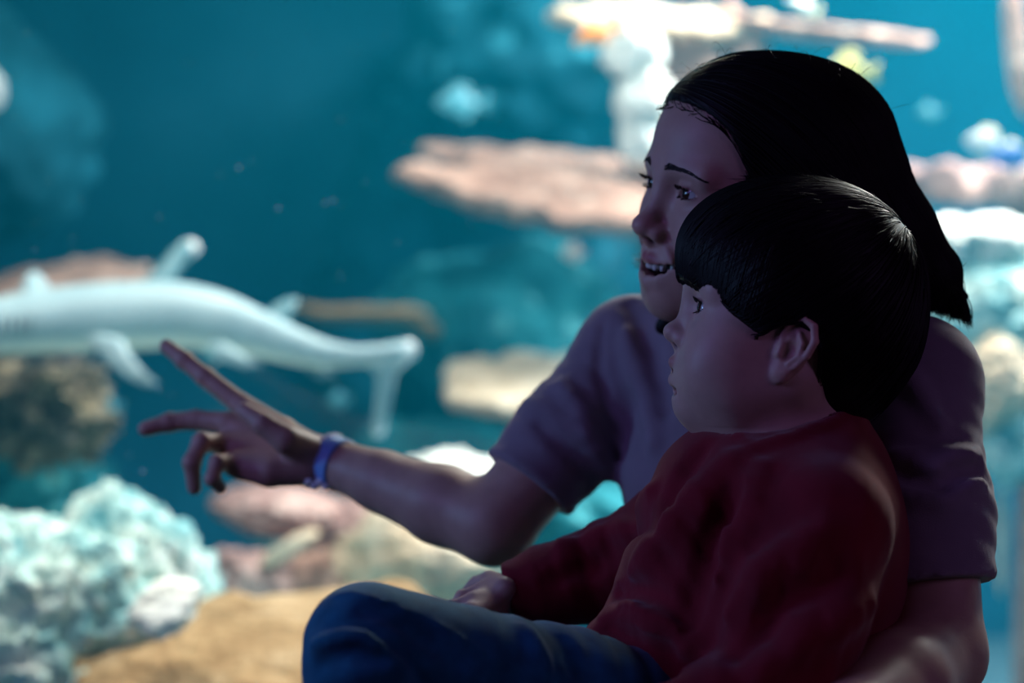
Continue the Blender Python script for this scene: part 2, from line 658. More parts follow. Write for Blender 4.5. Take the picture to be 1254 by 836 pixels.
def loft(name, stations, ring_n=24):
    """stations: (centre, up-vector, side-vector) already scaled; closed tube"""
    V, F = [], []
    m = len(stations)
    for c, u, s_ in stations:
        for k in range(ring_n):
            t = 2 * math.pi * k / ring_n
            V.append(np.asarray(c) + math.sin(t) * np.asarray(u) + math.cos(t) * np.asarray(s_))
    for i in range(m - 1):
        for k in range(ring_n):
            k2 = (k + 1) % ring_n
            F.append((i * ring_n + k, i * ring_n + k2, (i + 1) * ring_n + k2, (i + 1) * ring_n + k))
    return np_mesh(name, V, F)


def fin_mesh(name, outline, thick, R=None, o=(0, 0, 0)):
    """thin fin from an outline in the local xz plane, thicker in the middle"""
    n = len(outline)
    P2 = np.array(outline, float)
    c = P2.mean(0)
    V = [np.array([c[0], thick, c[1]]), np.array([c[0], -thick, c[1]])]
    for k in (0.6, 1.0):
        for sgn in (1, -1):
            for p in P2:
                q = c + (p - c) * k
                V.append(np.array([q[0], sgn * thick * (.8 if k < 1 else .15), q[1]]))
    F = []
    A = [2, 2 + n, 2 + 2 * n, 2 + 3 * n]
    for k in range(n):
        k2 = (k + 1) % n
        F += [(0, A[0] + k, A[0] + k2), (1, A[1] + k2, A[1] + k)]
        for q in ((A[0] + k, A[2] + k, A[2] + k2, A[0] + k2), (A[1] + k, A[1] + k2, A[3] + k2, A[3] + k), (A[2] + k, A[3] + k, A[3] + k2, A[2] + k2)):
            F += [(q[0], q[1], q[2]), (q[0], q[2], q[3])]
    V = np.array(V)
    if R is not None:
        V = V @ np.asarray(R).T
    return np_mesh(name, V + np.asarray(o), np.array(F))


def fish(c, ln, deep, label, mats, yaw=180, pitch=0, wide=.16, group=None):
    """reef fish heading along its local +X"""
    body, fin, eye = mats
    R = rotm('Z', yaw) @ rotm('Y', -pitch)
    root = empty('fish', c, label, 'fish', group)
    st = []
    prof = [(.50, .02), (.46, .20), (.38, .44), (.25, .72), (.08, .95), (-.08, 1.0), (-.22, .82), (-.34, .50), (-.42, .26), (-.48, .20), (-.50, .02)]
    for x, h in prof:
        st.append((R @ np.array([x * ln, 0, .02 * ln * (h - .5)]), R @ np.array([0, 0, h * deep * ln / 2]), R @ np.array([0, h ** 1.2 * wide * ln / 2, 0])))
    link_mesh('body', loft('body', st, 20), body).parent = root
    d = deep / 2
    parts_ = (('tail_fin', [(-.46, .06), (-.62, .20), (-.72, .22), (-.64, 0), (-.72, -.22), (-.62, -.20), (-.46, -.06)]),
              ('dorsal_fin', [(.22, d * .72), (.10, d * 1.30), (-.12, d * 1.42), (-.30, d * 1.15), (-.36, d * .42), (-.10, d * .8)]),
              ('anal_fin', [(-.02, -d * .85), (-.14, -d * 1.35), (-.30, -d * 1.1), (-.36, -d * .42), (-.2, -d * .7)]))
    for nm, ol in parts_:
        link_mesh(nm, fin_mesh(nm, np.array(ol) * ln, .012 * ln, R), fin).parent = root
    for sg in (1, -1):
        pf = fin_mesh('pectoral_fin', np.array([(.20, -.03), (.02, .06), (-.04, -.02), (.02, -.12), (.14, -.10)]) * ln, .008 * ln, R @ rotm('Z', -24 * sg), R @ np.array([0, sg * wide * ln * .55, 0]))
        link_mesh('pectoral_fin', pf, fin).parent = root
        bm = bmesh.new()
        bmesh.ops.create_icosphere(bm, subdivisions=2, radius=.032 * ln, matrix=Matrix.Translation(R @ np.array([.33 * ln, sg * wide * ln * .26, .03 * ln])))
        link_mesh('eye', bm_mesh('eye', bm), eye).parent = root
    return root


R_mint = rock_mat('pale_reef_rock', ((0.06, 0.34, 0.40), (0.52, 0.74, 0.68), (0.95, 0.95, 0.84)), scale=13, spot=(0.95, 0.95, 0.88), spot_scale=34, bump=1.0)
R_tan = rock_mat('tan_coral', ((0.25, 0.14, 0.06), (0.35, 0.215, 0.10), (0.46, 0.31, 0.17)), scale=10, bump=0.5)
R_cream = rock_mat('cream_coral', ((0.60, 0.42, 0.26), (0.75, 0.56, 0.38), (0.88, 0.72, 0.54)), scale=8, bump=0.5)
R_pink = rock_mat('pink_tan_coral', ((0.22, 0.11, 0.075), (0.34, 0.19, 0.135), (0.48, 0.30, 0.225)), scale=8, spot=(.66, .50, .40), bump=0.5)
R_brown = rock_mat('brown_coral', ((0.06, 0.06, 0.05), (0.13, 0.11, 0.08), (0.26, 0.20, 0.12)), scale=14, spot=(0.55, 0.45, 0.28), spot_scale=30)
R_rose = rock_mat('rose_rock', ((0.16, 0.09, 0.08), (0.36, 0.20, 0.17), (0.58, 0.38, 0.32)), scale=7, spot=(.66, .50, .44), spot_scale=40)
R_teal_haze = rock_mat('teal_hazed_rock', ((0.004, 0.07, 0.09), (0.006, 0.14, 0.17), (0.03, 0.26, 0.29)), scale=4.5, spot=(0.12, 0.46, 0.48), spot_scale=9)  # red left out: the water's teal tint is painted into the rock
R_deep_haze = rock_mat('blue_hazed_rock', ((0.002, 0.05, 0.07), (0.004, 0.08, 0.11), (0.02, 0.20, 0.26)), scale=3.0, spot=(0.08, 0.46, 0.54), spot_scale=6)  # far rock with the blue water haze put into its colours
R_white = rock_mat('white_coral', ((0.74, 0.72, 0.64), (0.86, 0.84, 0.76), (0.95, 0.93, 0.88)), scale=9, bump=0.5)


def ray(px0, py0, px1, py1, Y):          # half sizes in metres of a pixel box at depth Y
    return abs(px1 - px0) / 2 * Y / FPX, abs(py1 - py0) / 2 * Y / FPX


# lower left: pale rough rock mound
rock('reef_rock', P(30, 832, 3.05), (.245, .22, .225), R_mint, 'big pale mint reef rock filling the lower left corner', seed=3, amp=.20, sub=6, fine=.5)
rock('reef_rock', P(146, 712, 3.15), (.105, .10, .135), R_mint, 'pale upright lump on the right flank of the lower left reef rock', seed=8, amp=.24, sub=5, fine=.5)
rock('reef_rock', P(205, 780, 3.25), (.10, .10, .13), R_mint, 'pale rock between the mint mound and the white stone', seed=12, amp=.24, sub=5, fine=.5)
rock('reef_rock', P(20, 560, 3.9), (.16, .14, .11), R_teal_haze, 'dim teal rock under the dark brown coral at the left edge', seed=15, amp=.2)
rock('bush_coral', P(52, 508, 3.8), (.110, .10, .085), R_brown, 'dark brown bushy coral with tan tips at the left edge below the shark', 'coral', seed=21, amp=.30, freq=2.6, fine=.6)
plate(P(335, 812, 2.85), .31, .20, .030, R_tan, 'broad tan shelf coral in the foreground beneath the white stone', seed=4, tilt=20, roll=-7, rim=.16, stalk=(P(400, 830, 2.9), P(420, 1000, 2.95), np.array([-.25, 3.0, -.66])))
rock('white_stone', P(202, 744, 2.76), (.047, .044, .022), R_white, 'small bright white stone lying on the tan shelf coral', 'stone', seed=31, amp=.22, R=rotm('X', 38) @ rotm('Y', -18))
# pink and tan boulders in front of the pointing hand's lower side
rock('boulder', P(345, 628, 4.1), (.135, .12, .055), R_rose, 'rose pink boulder cap right below the pointing hand', seed=33, amp=.16, R=rotm('Y', 8))
rock('boulder', P(440, 665, 4.15), (.105, .12, .085), R_rose, 'dusty pink boulder under the pointing forearm', seed=34, amp=.18)
rock('boulder', P(298, 725, 3.9), (.105, .10, .085), R_rose, 'tan rounded boulder left of the boy\'s knee above the shelf coral', seed=36, amp=.18)
rock('boulder', P(395, 735, 3.95), (.11, .10, .095), R_pink, 'tan boulder just above the boy\'s knee', seed=37, amp=.18)
rock('boulder', P(368, 690, 4.3), (.10, .08, .07), R_teal_haze, 'rock coloured dark teal for the shade in the hollow under the pink boulder cap', seed=38, amp=.16)  # dark rock colour paints the shade of the hollow
rock('slab', P(352, 672, 3.85), (.065, .04, .017), R_cream, 'short pale slanting slab between the pink and tan boulders', 'rock', seed=39, amp=.12, R=rotm('Y', -32))
rock('boulder', P(560, 612, 4.0), (.13, .12, .080), R_white, 'bright cream boulder behind the elbow of the pointing arm', seed=41, amp=.22, fine=.5)
rock('boulder', P(520, 690, 3.9), (.16, .14, .10), R_cream, 'cream tan boulder under the elbow of the pointing arm', seed=42, amp=.2, fine=.5)
rock('boulder', P(690, 640, 4.2), (.16, .14, .14), R_teal_haze, 'teal boulder in the gap below the pointing arm\'s sleeve', seed=43, amp=.2)
rock('reef_mound', P(420, 860, 4.4), (.55, .35, .22), R_rose, 'broad reef base carrying the pink and tan boulders', seed=45, amp=.14)
rock('reef_mound', P(60, 900, 3.5), (.42, .38, .30), R_mint, 'broad pale reef base at the bottom left', seed=46, amp=.14)
# middle
rock('reef_rock', P(610, 440, 5.6), (.34, .28, .30), R_teal_haze, 'big dim teal rock behind the shark\'s tail and the woman\'s sleeve', seed=51, amp=.2, freq=1.4)
rock('reef_rock', P(560, 640, 5.2), (.34, .30, .26), R_teal_haze, 'low dim teal rock beneath the cream shelf coral', seed=52, amp=.2)
rock('reef_rock', P(720, 900, 5.9), (.40, .22, .30), R_teal_haze, 'dim teal reef base behind the two people', seed=53, amp=.15)
plate(P(665, 478, 4.6), .215, .17, .032, R_cream, 'cream shelf coral left of the woman\'s sleeve', seed=9, tilt=24, roll=4, stalk=(P(720, 490, 4.65), P(760, 600, 4.75), P(770, 760, 4.9)))
plate(P(690, 246, 4.7), .360, .25, .038, R_pink, 'large pink tan shelf coral behind the woman\'s face', seed=5, tilt=15, roll=9, stalk=(P(850, 275, 4.75), P(900, 420, 4.8), P(900, 1010, 4.9)), stalk_r=.08)
plate(P(650, 198, 5.30), .27, .16, .022, R_pink, 'thinner pink tan shelf coral just above the large one', seed=6, tilt=12, roll=5, stalk=(P(800, 215, 5.35), P(940, 330, 5.4), P(980, 700, 5.9)), stalk_r=.06)
plate(P(440, 385, 5.1), .170, .10, .022, R_tan, 'narrow tan shelf coral above the shark\'s tail', seed=11, tilt=2, roll=1, rim=.1, stalk=(P(490, 388, 5.15), P(560, 420, 5.5)), stalk_r=.025)
plate(P(55, 362, 5.0), .250, .18, .045, R_pink, 'dull pink tan shelf coral behind the shark\'s back', seed=13, tilt=16, roll=-8, stalk=(P(-10, 380, 5.1), P(-60, 470, 5.3)), stalk_r=.07)
rock('reef_rock', P(30, 400, 5.6), (.22, .15, .10), R_rose, 'dusky rose rock behind the shark\'s head', seed=55, amp=.2)
rock('reef_rock', P(-20, 160, 6.2), (.31, .28, .33), R_deep_haze, 'dim blue rock wall at the upper left edge', seed=56, amp=.2)
rock('white_coral', P(-12, 112, 5.4), (.034, .03, .055), R_white, 'small white coral head at the upper left edge', 'coral', seed=57, amp=.2)
rock('reef_rock', P(-40, 700, 5.4), (.40, .40, .50), R_teal_haze, 'dim teal reef base at the left behind the brown coral', seed=58, amp=.15)
# top middle and right
rock('white_coral', P(777, 62, 4.6), (.068, .06, .065), R_white, 'white coral head at the top of the bright stack above the woman\'s forehead', 'coral', seed=61, amp=.25)
rock('white_coral', P(790, 120, 4.6), (.070, .06, .065), R_white, 'white coral head in the middle of the bright stack by the woman\'s hairline', 'coral', seed=62, amp=.25)
rock('white_coral', P(785, 172, 4.62), (.050, .05, .055), R_white, 'white coral head at the foot of the bright stack beside the woman\'s brow', 'coral', seed=63, amp=.25)
rock('reef_rock', P(868, 180, 4.95), (.18, .16, .36), R_pink, 'tall pink tan reef rock mostly behind the woman\'s hair', seed=64, amp=.18)
plate(P(800, 28, 4.9), .24, .16, .030, R_cream, 'cream shelf coral at the top edge above the woman', seed=14, tilt=16, roll=3, stalk=(P(870, 40, 4.95), P(880, 150, 5.0)), stalk_r=.05)
plate(P(1000, 40, 4.9), .265, .16, .020, R_pink, 'long narrow pink tan shelf coral at the top right', seed=16, tilt=8, roll=6, rim=.12, stalk=(P(900, 45, 4.95), P(880, 120, 5.0)), stalk_r=.04)
rock('reef_rock', P(640, 60, 6.7), (.40, .3, .29), R_deep_haze, 'far mottled blue reef slope at the top centre', seed=66, amp=.25)
rock('reef_rock', P(620, 172, 6.9), (.29, .25, .14), R_deep_haze, 'far pale blue ledge above the pink shelf corals', seed=67, amp=.25)
rock('reef_rock', P(720, 330, 7.7), (1.05, .22, 1.15), R_deep_haze, 'far blue reef face behind the woman', seed=68, amp=.12)
rock('pale_stalk', P(1245, 50, 4.6), (.026, .026, .17), R_pink, 'pale upright sea whip at the top right edge', 'coral', seed=69, amp=.12, R=rotm('Y', -6))
plate(P(1215, 228, 4.8), .235, .17, .045, R_rose, 'dull rose brown shelf coral at the right edge', seed=17, tilt=4, roll=2, stalk=(P(1260, 240, 4.9), P(1290, 400, 5.0), P(1290, 900, 5.0)), stalk_r=.08)
rock('reef_rock', P(1190, 300, 4.5), (.13, .12, .055), R_white, 'bright white rock ledge right of the woman\'s hair', seed=71, amp=.25, fine=.6)
rock('reef_rock', P(1225, 385, 4.45), (.135, .12, .11), R_mint, 'pale mint rock at the right edge below the white ledge', seed=72, amp=.25, fine=.6)
rock('reef_rock', P(1215, 470, 4.4), (.115, .12, .10), R_cream, 'cream speckled rock at the right edge beside the woman\'s shoulder', seed=73, amp=.25, fine=.6)
rock('reef_rock', P(1235, 540, 4.4), (.085, .10, .085), R_mint, 'pale rock at the right edge just above the open blue water', seed=74, amp=.25, R=rotm('Y', 25), fine=.6)
rock('reef_rock', P(1410, 480, 4.6), (.22, .2, .80), R_mint, 'tall pale reef pillar just past the right edge', seed=75, amp=.12, fine=.5)
rock('pale_stalk', P(1226, 650, 4.6), (.010, .010, .14), R_cream, 'thin pale sea whip in the blue water right of the woman\'s sleeve', 'coral', seed=76, amp=.10)  # stalk made up to give the pale vertical streak in the water

# ------------------------------------------------------------------ the shark
sharkm, nt, b = new_mat('shark_skin')
b.inputs['Roughness'].default_value = 0.45
geo = N(nt, 'ShaderNodeAttribute', attribute_name='belly')
n_ = N(nt, 'ShaderNodeTexNoise', i_Scale=9.0, i_Detail=3.0)
tc = N(nt, 'ShaderNodeTexCoord')
L(nt, tc.outputs['Object'], n_.inputs['Vector'])
r_ = ramp(nt, n_.outputs['Fac'], [(0.3, (0.30, 0.42, 0.45)), (0.7, (0.40, 0.53, 0.55))])
mx = N(nt, 'ShaderNodeMixRGB')
L(nt, geo.outputs['Fac'], mx.inputs[0])
L(nt, r_.outputs['Color'], mx.inputs[1])
mx.inputs[2].default_value = (0.70, 0.70, 0.62, 1)
L(nt, mx.outputs[0], b.inputs['Base Color'])
tipm = plain('white_fin_tip', (0.92, 0.93, 0.90), rough=0.5)
finm = plain('shark_fin', (0.34, 0.47, 0.50), rough=0.5, var=0.08)
dimfin = plain('dusky_fin', (0.10, 0.22, 0.25), rough=0.5, var=0.08)
blackm = plain('fish_eye', (0.01, 0.01, 0.012), rough=0.1)
SY = 3.55
# spine: px, py, half height px, half width px, belly drop
sp = [(-118, 408, 3, 3), (-106, 407, 14, 16), (-80, 405, 24, 30), (-45, 403, 31, 40), (0, 398, 35, 45), (50, 393, 39, 47), (110, 389, 42, 47), (170, 386, 42, 45), (225, 386, 40, 40), (280, 396, 36, 33),
      (330, 412, 28, 25), (370, 426, 22, 18), (405, 434, 16, 13), (440, 436, 12, 9), (470, 434, 10, 6), (490, 430, 6, 4)]
k_ = SY / FPX
sc_ = P(150, 390, SY)
shark = empty('shark', sc_, 'pale whitetip reef shark swimming to the left above the pointing hand', 'shark')
sp = np.array(sp, float)
t_ = np.arange(len(sp))
tt = np.linspace(0, len(sp) - 1, 61)


def cr(col):                              # Catmull-Rom through the stations
    out = []
    for u in tt:
        i = min(int(u), len(sp) - 2)
        f = u - i
        p0, p1, p2, p3 = (sp[max(i - 1, 0), col], sp[i, col], sp[i + 1, col], sp[min(i + 2, len(sp) - 1), col])
        out.append(.5 * (2 * p1 + (p2 - p0) * f + (2 * p0 - 5 * p1 + 4 * p2 - p3) * f * f + (3 * p1 - p0 - 3 * p2 + p3) * f ** 3))
    return np.array(out)


cx, cy, hh, ww = cr(0), cr(1), np.maximum(cr(2), 1), np.maximum(cr(3), 1)
st = []
bank = math.radians(14)                   # rolled a little, back towards the viewer
for i in range(61):
    c = P(cx[i], cy[i], SY + .05 * math.sin(i / 60 * 5)) - sc_
    u = np.array([0, -math.sin(bank), math.cos(bank)]) * hh[i] * k_
    s_ = np.array([0, math.cos(bank), math.sin(bank)]) * ww[i] * k_
    st.append((c, u, s_))
me = loft('body', st, 32)
bel = np.tile(np.clip((-np.sin(2 * np.pi * np.arange(32) / 32) - .25) / .35, 0, 1), 61)
at_ = me.attributes.new('belly', 'FLOAT', 'POINT')
at_.data.foreach_set('value', bel.astype(np.float32))
link_mesh('body', me, sharkm).parent = shark


def sfin(name, pts, thick, mat, tip=None, dy=0.0):
    """fin outline given on the picture, built at its own depth; pts: (px, py, offset in depth)"""
    V, n = [], len(pts)
    A = np.array([P(p[0], p[1], SY + p[2] + dy) - sc_ for p in pts])
    c = A.mean(0)
    e1 = A[1] - A[0]
    nr = np.zeros(3)
    for i in range(1, n - 1):
        nr += np.cross(A[i] - A[0], A[i + 1] - A[0])
    nr /= np.linalg.norm(nr)
    V = [c + nr * thick, c - nr * thick]
    for kk in (.6, 1.0):
        for sgn in (1, -1):
            for p in A:
                V.append(c + (p - c) * kk + nr * sgn * thick * (.85 if kk < 1 else .2))
    F = []
    a = [2, 2 + n, 2 + 2 * n, 2 + 3 * n]
    for i in range(n):
        j = (i + 1) % n
        F += [(0, a[0] + i, a[0] + j), (1, a[1] + j, a[1] + i)]
        for q in ((a[0] + i, a[2] + i, a[2] + j, a[0] + j), (a[1] + i, a[1] + j, a[3] + j, a[3] + i), (a[2] + i, a[3] + i, a[3] + j, a[2] + j)):
            F += [(q[0], q[1], q[2]), (q[0], q[2], q[3])]
    o = link_mesh(name, np_mesh(name, np.array(V), np.array(F)), mat)
    o.parent = shark
    return o


def tip_on(fin, px, py, r, dy=0.0):
    bm = bmesh.new()
    bmesh.ops.create_icosphere(bm, subdivisions=3, radius=1)
    for v in bm.verts:
        v.co = Vector((v.co.x * r[0] * k_, v.co.y * .008, v.co.z * r[1] * k_)) + Vector(P(px, py, SY + dy) - sc_)
    o = link_mesh('white_tip', bm_mesh('white_tip', bm), tipm)
    o.parent = fin
    o['label'] = 'white fin tip'


f1 = sfin('dorsal_fin', [(168, 352, .02), (190, 330, .05), (210, 306, .07), (226, 295, .08), (240, 294, .09), (236, 312, .08), (220, 332, .06), (212, 352, .03)], .010, dimfin)
tip_on(f1, 231, 304, (14, 11), .085)
sfin('second_dorsal_fin', [(318, 392, .0), (335, 374, .02), (352, 366, .03), (366, 366, .03), (360, 380, .02), (352, 404, .0)], .008, dimfin)
sfin('pectoral_fin', [(105, 412, -.10), (125, 408, -.13), (150, 414, -.16), (160, 436, -.19), (176, 456, -.21), (193, 468, -.22), (180, 473, -.22), (158, 464, -.20), (136, 448, -.17), (118, 430, -.13)], .012, finm)
sfin('pectoral_fin', [(26, 372, .10), (28, 345, .14), (40, 332, .17), (52, 340, .17), (62, 356, .14), (70, 368, .10)], .012, finm)
sfin('pelvic_fin', [(252, 420, -.06), (275, 420, -.08), (300, 436, -.10), (322, 446, -.11), (300, 450, -.10), (270, 440, -.08)], .010, finm)
sfin('anal_fin', [(368, 440, -.0), (392, 446, -.01), (412, 462, -.02), (396, 464, -.02), (376, 454, -.01)], .008, dimfin)
f2 = sfin('tail_fin', [(440, 424, .0), (470, 422, .01), (492, 418, .02), (508, 420, .03), (510, 432, .03), (498, 444, .02), (486, 450, .02), (480, 480, .04), (474, 510, .06), (464, 536, .07), (456, 536, .07), (460, 500, .05), (462, 460, .02), (448, 446, .0)], .010, finm)
tip_on(f2, 499, 429, (12, 13), .03)
tip_on(f2, 464, 524, (8, 12), .068)
bm = bmesh.new()
bmesh.ops.create_icosphere(bm, subdivisions=2, radius=.008, matrix=Matrix.Translation(Vector(P(-62, 396, SY - .055) - sc_)))
link_mesh('eye', bm_mesh('eye', bm), blackm).parent = shark
for k in range(5):
    g_ = sfin('gill_slit', [(-8 + 11 * k, 388, -.062), (-5 + 11 * k, 388, -.062), (-7 + 11 * k, 408, -.066), (-10 + 11 * k, 408, -.066)], .002, blackm)

# ------------------------------------------------------------------ fish
yel = plain('yellow_fish', (1.0, 0.80, 0.24), rough=0.3, var=0.1)
yelp = plain('pale_yellow_fin', (0.95, 0.88, 0.50), rough=0.4)
org = plain('orange_fish', (0.95, 0.30, 0.05), rough=0.35, var=0.12)
blu = plain('blue_fish', (0.04, 0.22, 0.70), rough=0.35, var=0.15)
whi = plain('white_fish', (0.88, 0.90, 0.85), rough=0.35)
cyn = plain('silver_blue_fish', (0.07, 0.28, 0.33), rough=0.35, var=0.1)
dim = plain('dim_teal_fish', (0.02, 0.14, 0.17), rough=0.5)
pnk = plain('pinkish_fish', (0.75, 0.55, 0.45), rough=0.4, var=0.1)
fish(P(1036, 90, 4.0), .094, .74, 'bright yellow fish swimming beside the woman\'s hair at the top right', (yel, yel, blackm), 170, 0, .30)
fish(P(727, 43, 4.3), .105, .42, 'orange fish next to the white coral stack', (org, org, blackm), 200, -24, .22)
fish(P(560, 126, 5.6), .125, .62, 'pale blue round fish in the open water at the top centre', (cyn, cyn, blackm), 190, 0, .2)
fish(P(1205, 176, 4.1), .085, .62, 'white and yellow finned fish at the right edge, upper of two', (whi, yelp, blackm), 185, 10, .2)
fish(P(1234, 193, 4.0), .085, .55, 'blue fish with white fins at the right edge beside the white one', (blu, whi, blackm), 175, 5, .2)
fish(P(1135, 138, 5.2), .055, .6, 'small green blue fish right of the woman\'s hair', (dim, dim, blackm), 170, 0, .2)
fish(P(980, 6, 4.3), .075, .40, 'pale cream fish cut by the top edge', (whi, yelp, blackm), 205, 18, .22)
fish(P(259, 433, 3.9), .045, .60, 'small pale fish right behind the pointing fingertip', (cyn, whi, blackm), 180, 0, .25)
fish(P(700, 309, 5.4), .055, .75, 'small pinkish fish below the pink shelf coral', (pnk, pnk, blackm), 190, 0, .25)
fish(P(412, 490, 4.6), .050, .65, 'small dim teal fish above the wristband', (cyn, cyn, blackm), 175, 0, .25)
fish(P(132, 499, 4.2), .045, .70, 'small teal fish beside the dark brown coral', (cyn, cyn, blackm), 185, 0, .25)

# floating specks in the water close to the pane
bm = bmesh.new()
for k in range(70):
    px, py = RNG.uniform(0, 620), RNG.uniform(20, 640)
    bmesh.ops.create_icosphere(bm, subdivisions=1, radius=RNG.uniform(.0003, .0007), matrix=Matrix.Translation(Vector(P(px, py, RNG.uniform(2.42, 2.9)))))
for px, py in ((292, 205), (341, 255), (398, 249), (408, 245), (175, 577), (262, 378), (388, 411), (195, 478)):
    bmesh.ops.create_icosphere(bm, subdivisions=1, radius=.0011, matrix=Matrix.Translation(Vector(P(px, py, 2.42))))
tag(link_mesh('specks', bm_mesh('specks', bm), whi), 'tiny pale specks drifting in the water near the glass', 'specks', kind='stuff')

# ------------------------------------------------------------------ heads
class Head:
    """local axes: x forward, y to the person's left, z up; origin between the ears at eye level"""

    def __init__(self, c, yaw, pitch, roll, s):
        # yaw: heading in the ground plane (180 = towards -X), pitch: chin up, roll: towards the own left
        self.R = rotm('Z', yaw) @ rotm('Y', -pitch) @ rotm('X', roll)
        self.c, self.s = np.asarray(c, float), s

    def w(self, *p):
        return self.c + self.s * (self.R @ np.asarray(p, float))

    def loc(self, v):
        return ((v - self.c) @ self.R) / self.s


def head_shape(S, H, q):
    s, R = H.s, H.R

    def ell(c, r, k, op='+', rot=None, both=False):
        for sg in ((1, -1) if both else (1,)):
            rr = R if rot is None else R @ (rot if sg > 0 else np.diag([1, -1, 1.]) @ rot @ np.diag([1, -1, 1.]))
            S.ell(H.w(c[0], c[1] * sg, c[2]), np.array(r) * s, rr, k * s, op)

    def ch(pts, rad, k, op='+', both=False):
        for sg in ((1, -1) if both else (1,)):
            S.chain([H.w(p[0], p[1] * sg, p[2]) for p in pts], [r * s for r in rad], k * s, op)

    child = q == 'child'
    if child:
        ell((-.010, 0, .038), (.100, .079, .086), .02)
        ell((.026, 0, -.022), (.060, .064, .078), .03)
        ell((.036, 0, .036), (.057, .062, .052), .03)
        ell((.050, .036, -.034), (.031, .029, .030), .03, both=True)
        ell((.052, .034, -.058), (.029, .026, .024), .03, both=True)
        ch([(-.006, .052, -.050), (.034, .040, -.074), (.058, .010, -.086)], [.018, .017, .014], .03, both=True)
        ell((.026, 0, -.064), (.050, .046, .030), .025)
        ell((.0685, 0, -.0875), (.013, .016, .0130), .016)
        ell((.0665, 0, -.056), (.022, .027, .022), .02)
        ch([(.083, .013, .021), (.073, .045, .018)], [.007, .008], .015, both=True)
    else:
        ell((-.008, 0, .036), (.094, .074, .083), .02)
        ell((.030, 0, -.028), (.057, .059, .078), .03)
        ell((.031, 0, .040), (.059, .060, .052), .03)
        ell((.050, .040, -.022), (.030, .023, .020), .028, both=True)
        ell((.061, .033, -.044), (.023, .020, .019), .022, both=True)
        ch([(-.004, .055, -.052), (.036, .041, -.081), (.067, .011, -.093)], [.015, .014, .013], .03, both=True)
        ell((.028, 0, -.072), (.050, .044, .030), .025)
        ell((.0715, 0, -.0925), (.0140, .018, .0140), .016)
        ell((.0675, 0, -.064), (.023, .031, .026), .02)
        ch([(.086, .013, .019), (.076, .045, .016)], [.007, .008], .015, both=True)
    # eyes
    ex, ey = (.0725, .0300) if child else (.0735, .0315)
    er = .0125
    ell((ex + .026, ey + .001, -.0005), (.017, .021, .0135 if child else .0115), .010, '-', both=True)
    ell((ex, ey, 0), (er + .0016,) * 3, .006, both=True)
    H.eyes = [(ex, ey, 0), (ex, -ey, 0)]
    H.er = er
    op = .0056 if child else .0039
    ell((ex + .012, ey + .0005, -.0003), (.012, .0120, op), .0015, '-', rot=rotm('X', 6), both=True)
    # upper lid fold
    ch([(ex + .0085, ey - .012, .0040), (ex + .0118, ey - .003, .0092), (ex + .0098, ey + .008, .0086), (ex + .003, ey + .0145, .003)],
       [.0012, .0020, .0021, .0012], .003, both=True)
    # nose
    if child:
        ch([(.0855, 0, .006), (.0890, 0, -.012), (.0960, 0, -.024)], [.0070, .0070, .0076], .014)
        ell((.0990, 0, -.0262), (.0090, .0098, .0080), .007)
        ell((.0895, .0105, -.0310), (.0085, .0062, .0068), .006, both=True)
        ell((.0930, .0058, -.0367), (.0050, .0032, .0036), .003, '-', both=True)
        ell((.086, 0, -.037), (.009, .006, .006), .008)
    else:
        ch([(.0885, 0, .006), (.0935, 0, -.014), (.1010, 0, -.031)], [.0068, .0068, .0078], .014)
        ell((.1032, 0, -.0338), (.0090, .0102, .0082), .008)
        ell((.0925, .0122, -.0385), (.0094, .0066, .0070), .006, both=True)
        ell((.0970, .0066, -.0445), (.0058, .0036, .0040), .003, '-', both=True)
        ell((.091, 0, -.045), (.010, .006, .006), .008)
    # mouth
    if child:
        up = [(.0740, .0200, -0.0580), (.0860, .0110, -0.0535), (.0925, .0035, -0.0520), (.0915, 0, -0.0528), (.0925, -.0035, -0.0520), (.0860, -.0110, -0.0535), (.0740, -.0200, -0.0580)]
        ch(up, [.0018, .0040, .0048, .0047, .0048, .0040, .0018], .005)
        lo = [(.0740, .0190, -0.0600), (.0835, .0100, -0.0660), (.0885, 0, -0.0680), (.0835, -.0100, -0.0660), (.0740, -.0190, -0.0600)]
        ch(lo, [.0018, .0046, .0055, .0046, .0018], .005)
        gap = [(.0775, .0150, -0.0590), (.0900, .0060, -0.0598), (.0920, 0, -0.0600), (.0900, -.0060, -0.0598), (.0775, -.0150, -0.0590)]
        ch(gap, [.0006, .0022, .0028, .0022, .0006], .002, '-')
        ell((.078, 0, -.0595), (.012, .010, .0035), .003, '-')
        ell((.0830, 0, -.0775), (.006, .013, .0035), .006, '-')
    else:
        up = [(.0690, .0325, -.0570), (.0800, .0235, -.0598), (.0880, .0130, -.0612), (.0928, .0038, -.0600), (.0922, 0, -.0606), (.0928, -.0038, -.0600), (.0880, -.0130, -.0612), (.0800, -.0235, -.0598), (.0690, -.0325, -.0570)]
        ch(up, [.0016, .0030, .0038, .0043, .0042, .0043, .0038, .0030, .0016], .005)
        lo = [(.0690, .0320, -.0600), (.0770, .0245, -.0690), (.0865, .0130, -.0775), (.0905, 0, -.0808), (.0865, -.0130, -.0775), (.0770, -.0245, -.0690), (.0690, -.0320, -.0600)]
        ch(lo, [.0016, .0034, .0050, .0058, .0050, .0034, .0016], .006)
        for gx, gy, gz, gh in ((.0850, 0, -.0705, .0060), (.0840, .0095, -.0692, .0058), (.0795, .0175, -.0664, .0050), (.0735, .0245, -.0630, .0040), (.0680, .0295, -.0600, .0024)):
            ell((gx, gy, gz), (.0155, .0078 if gy < .026 else .0045, gh), .002, '-', both=gy > 0)
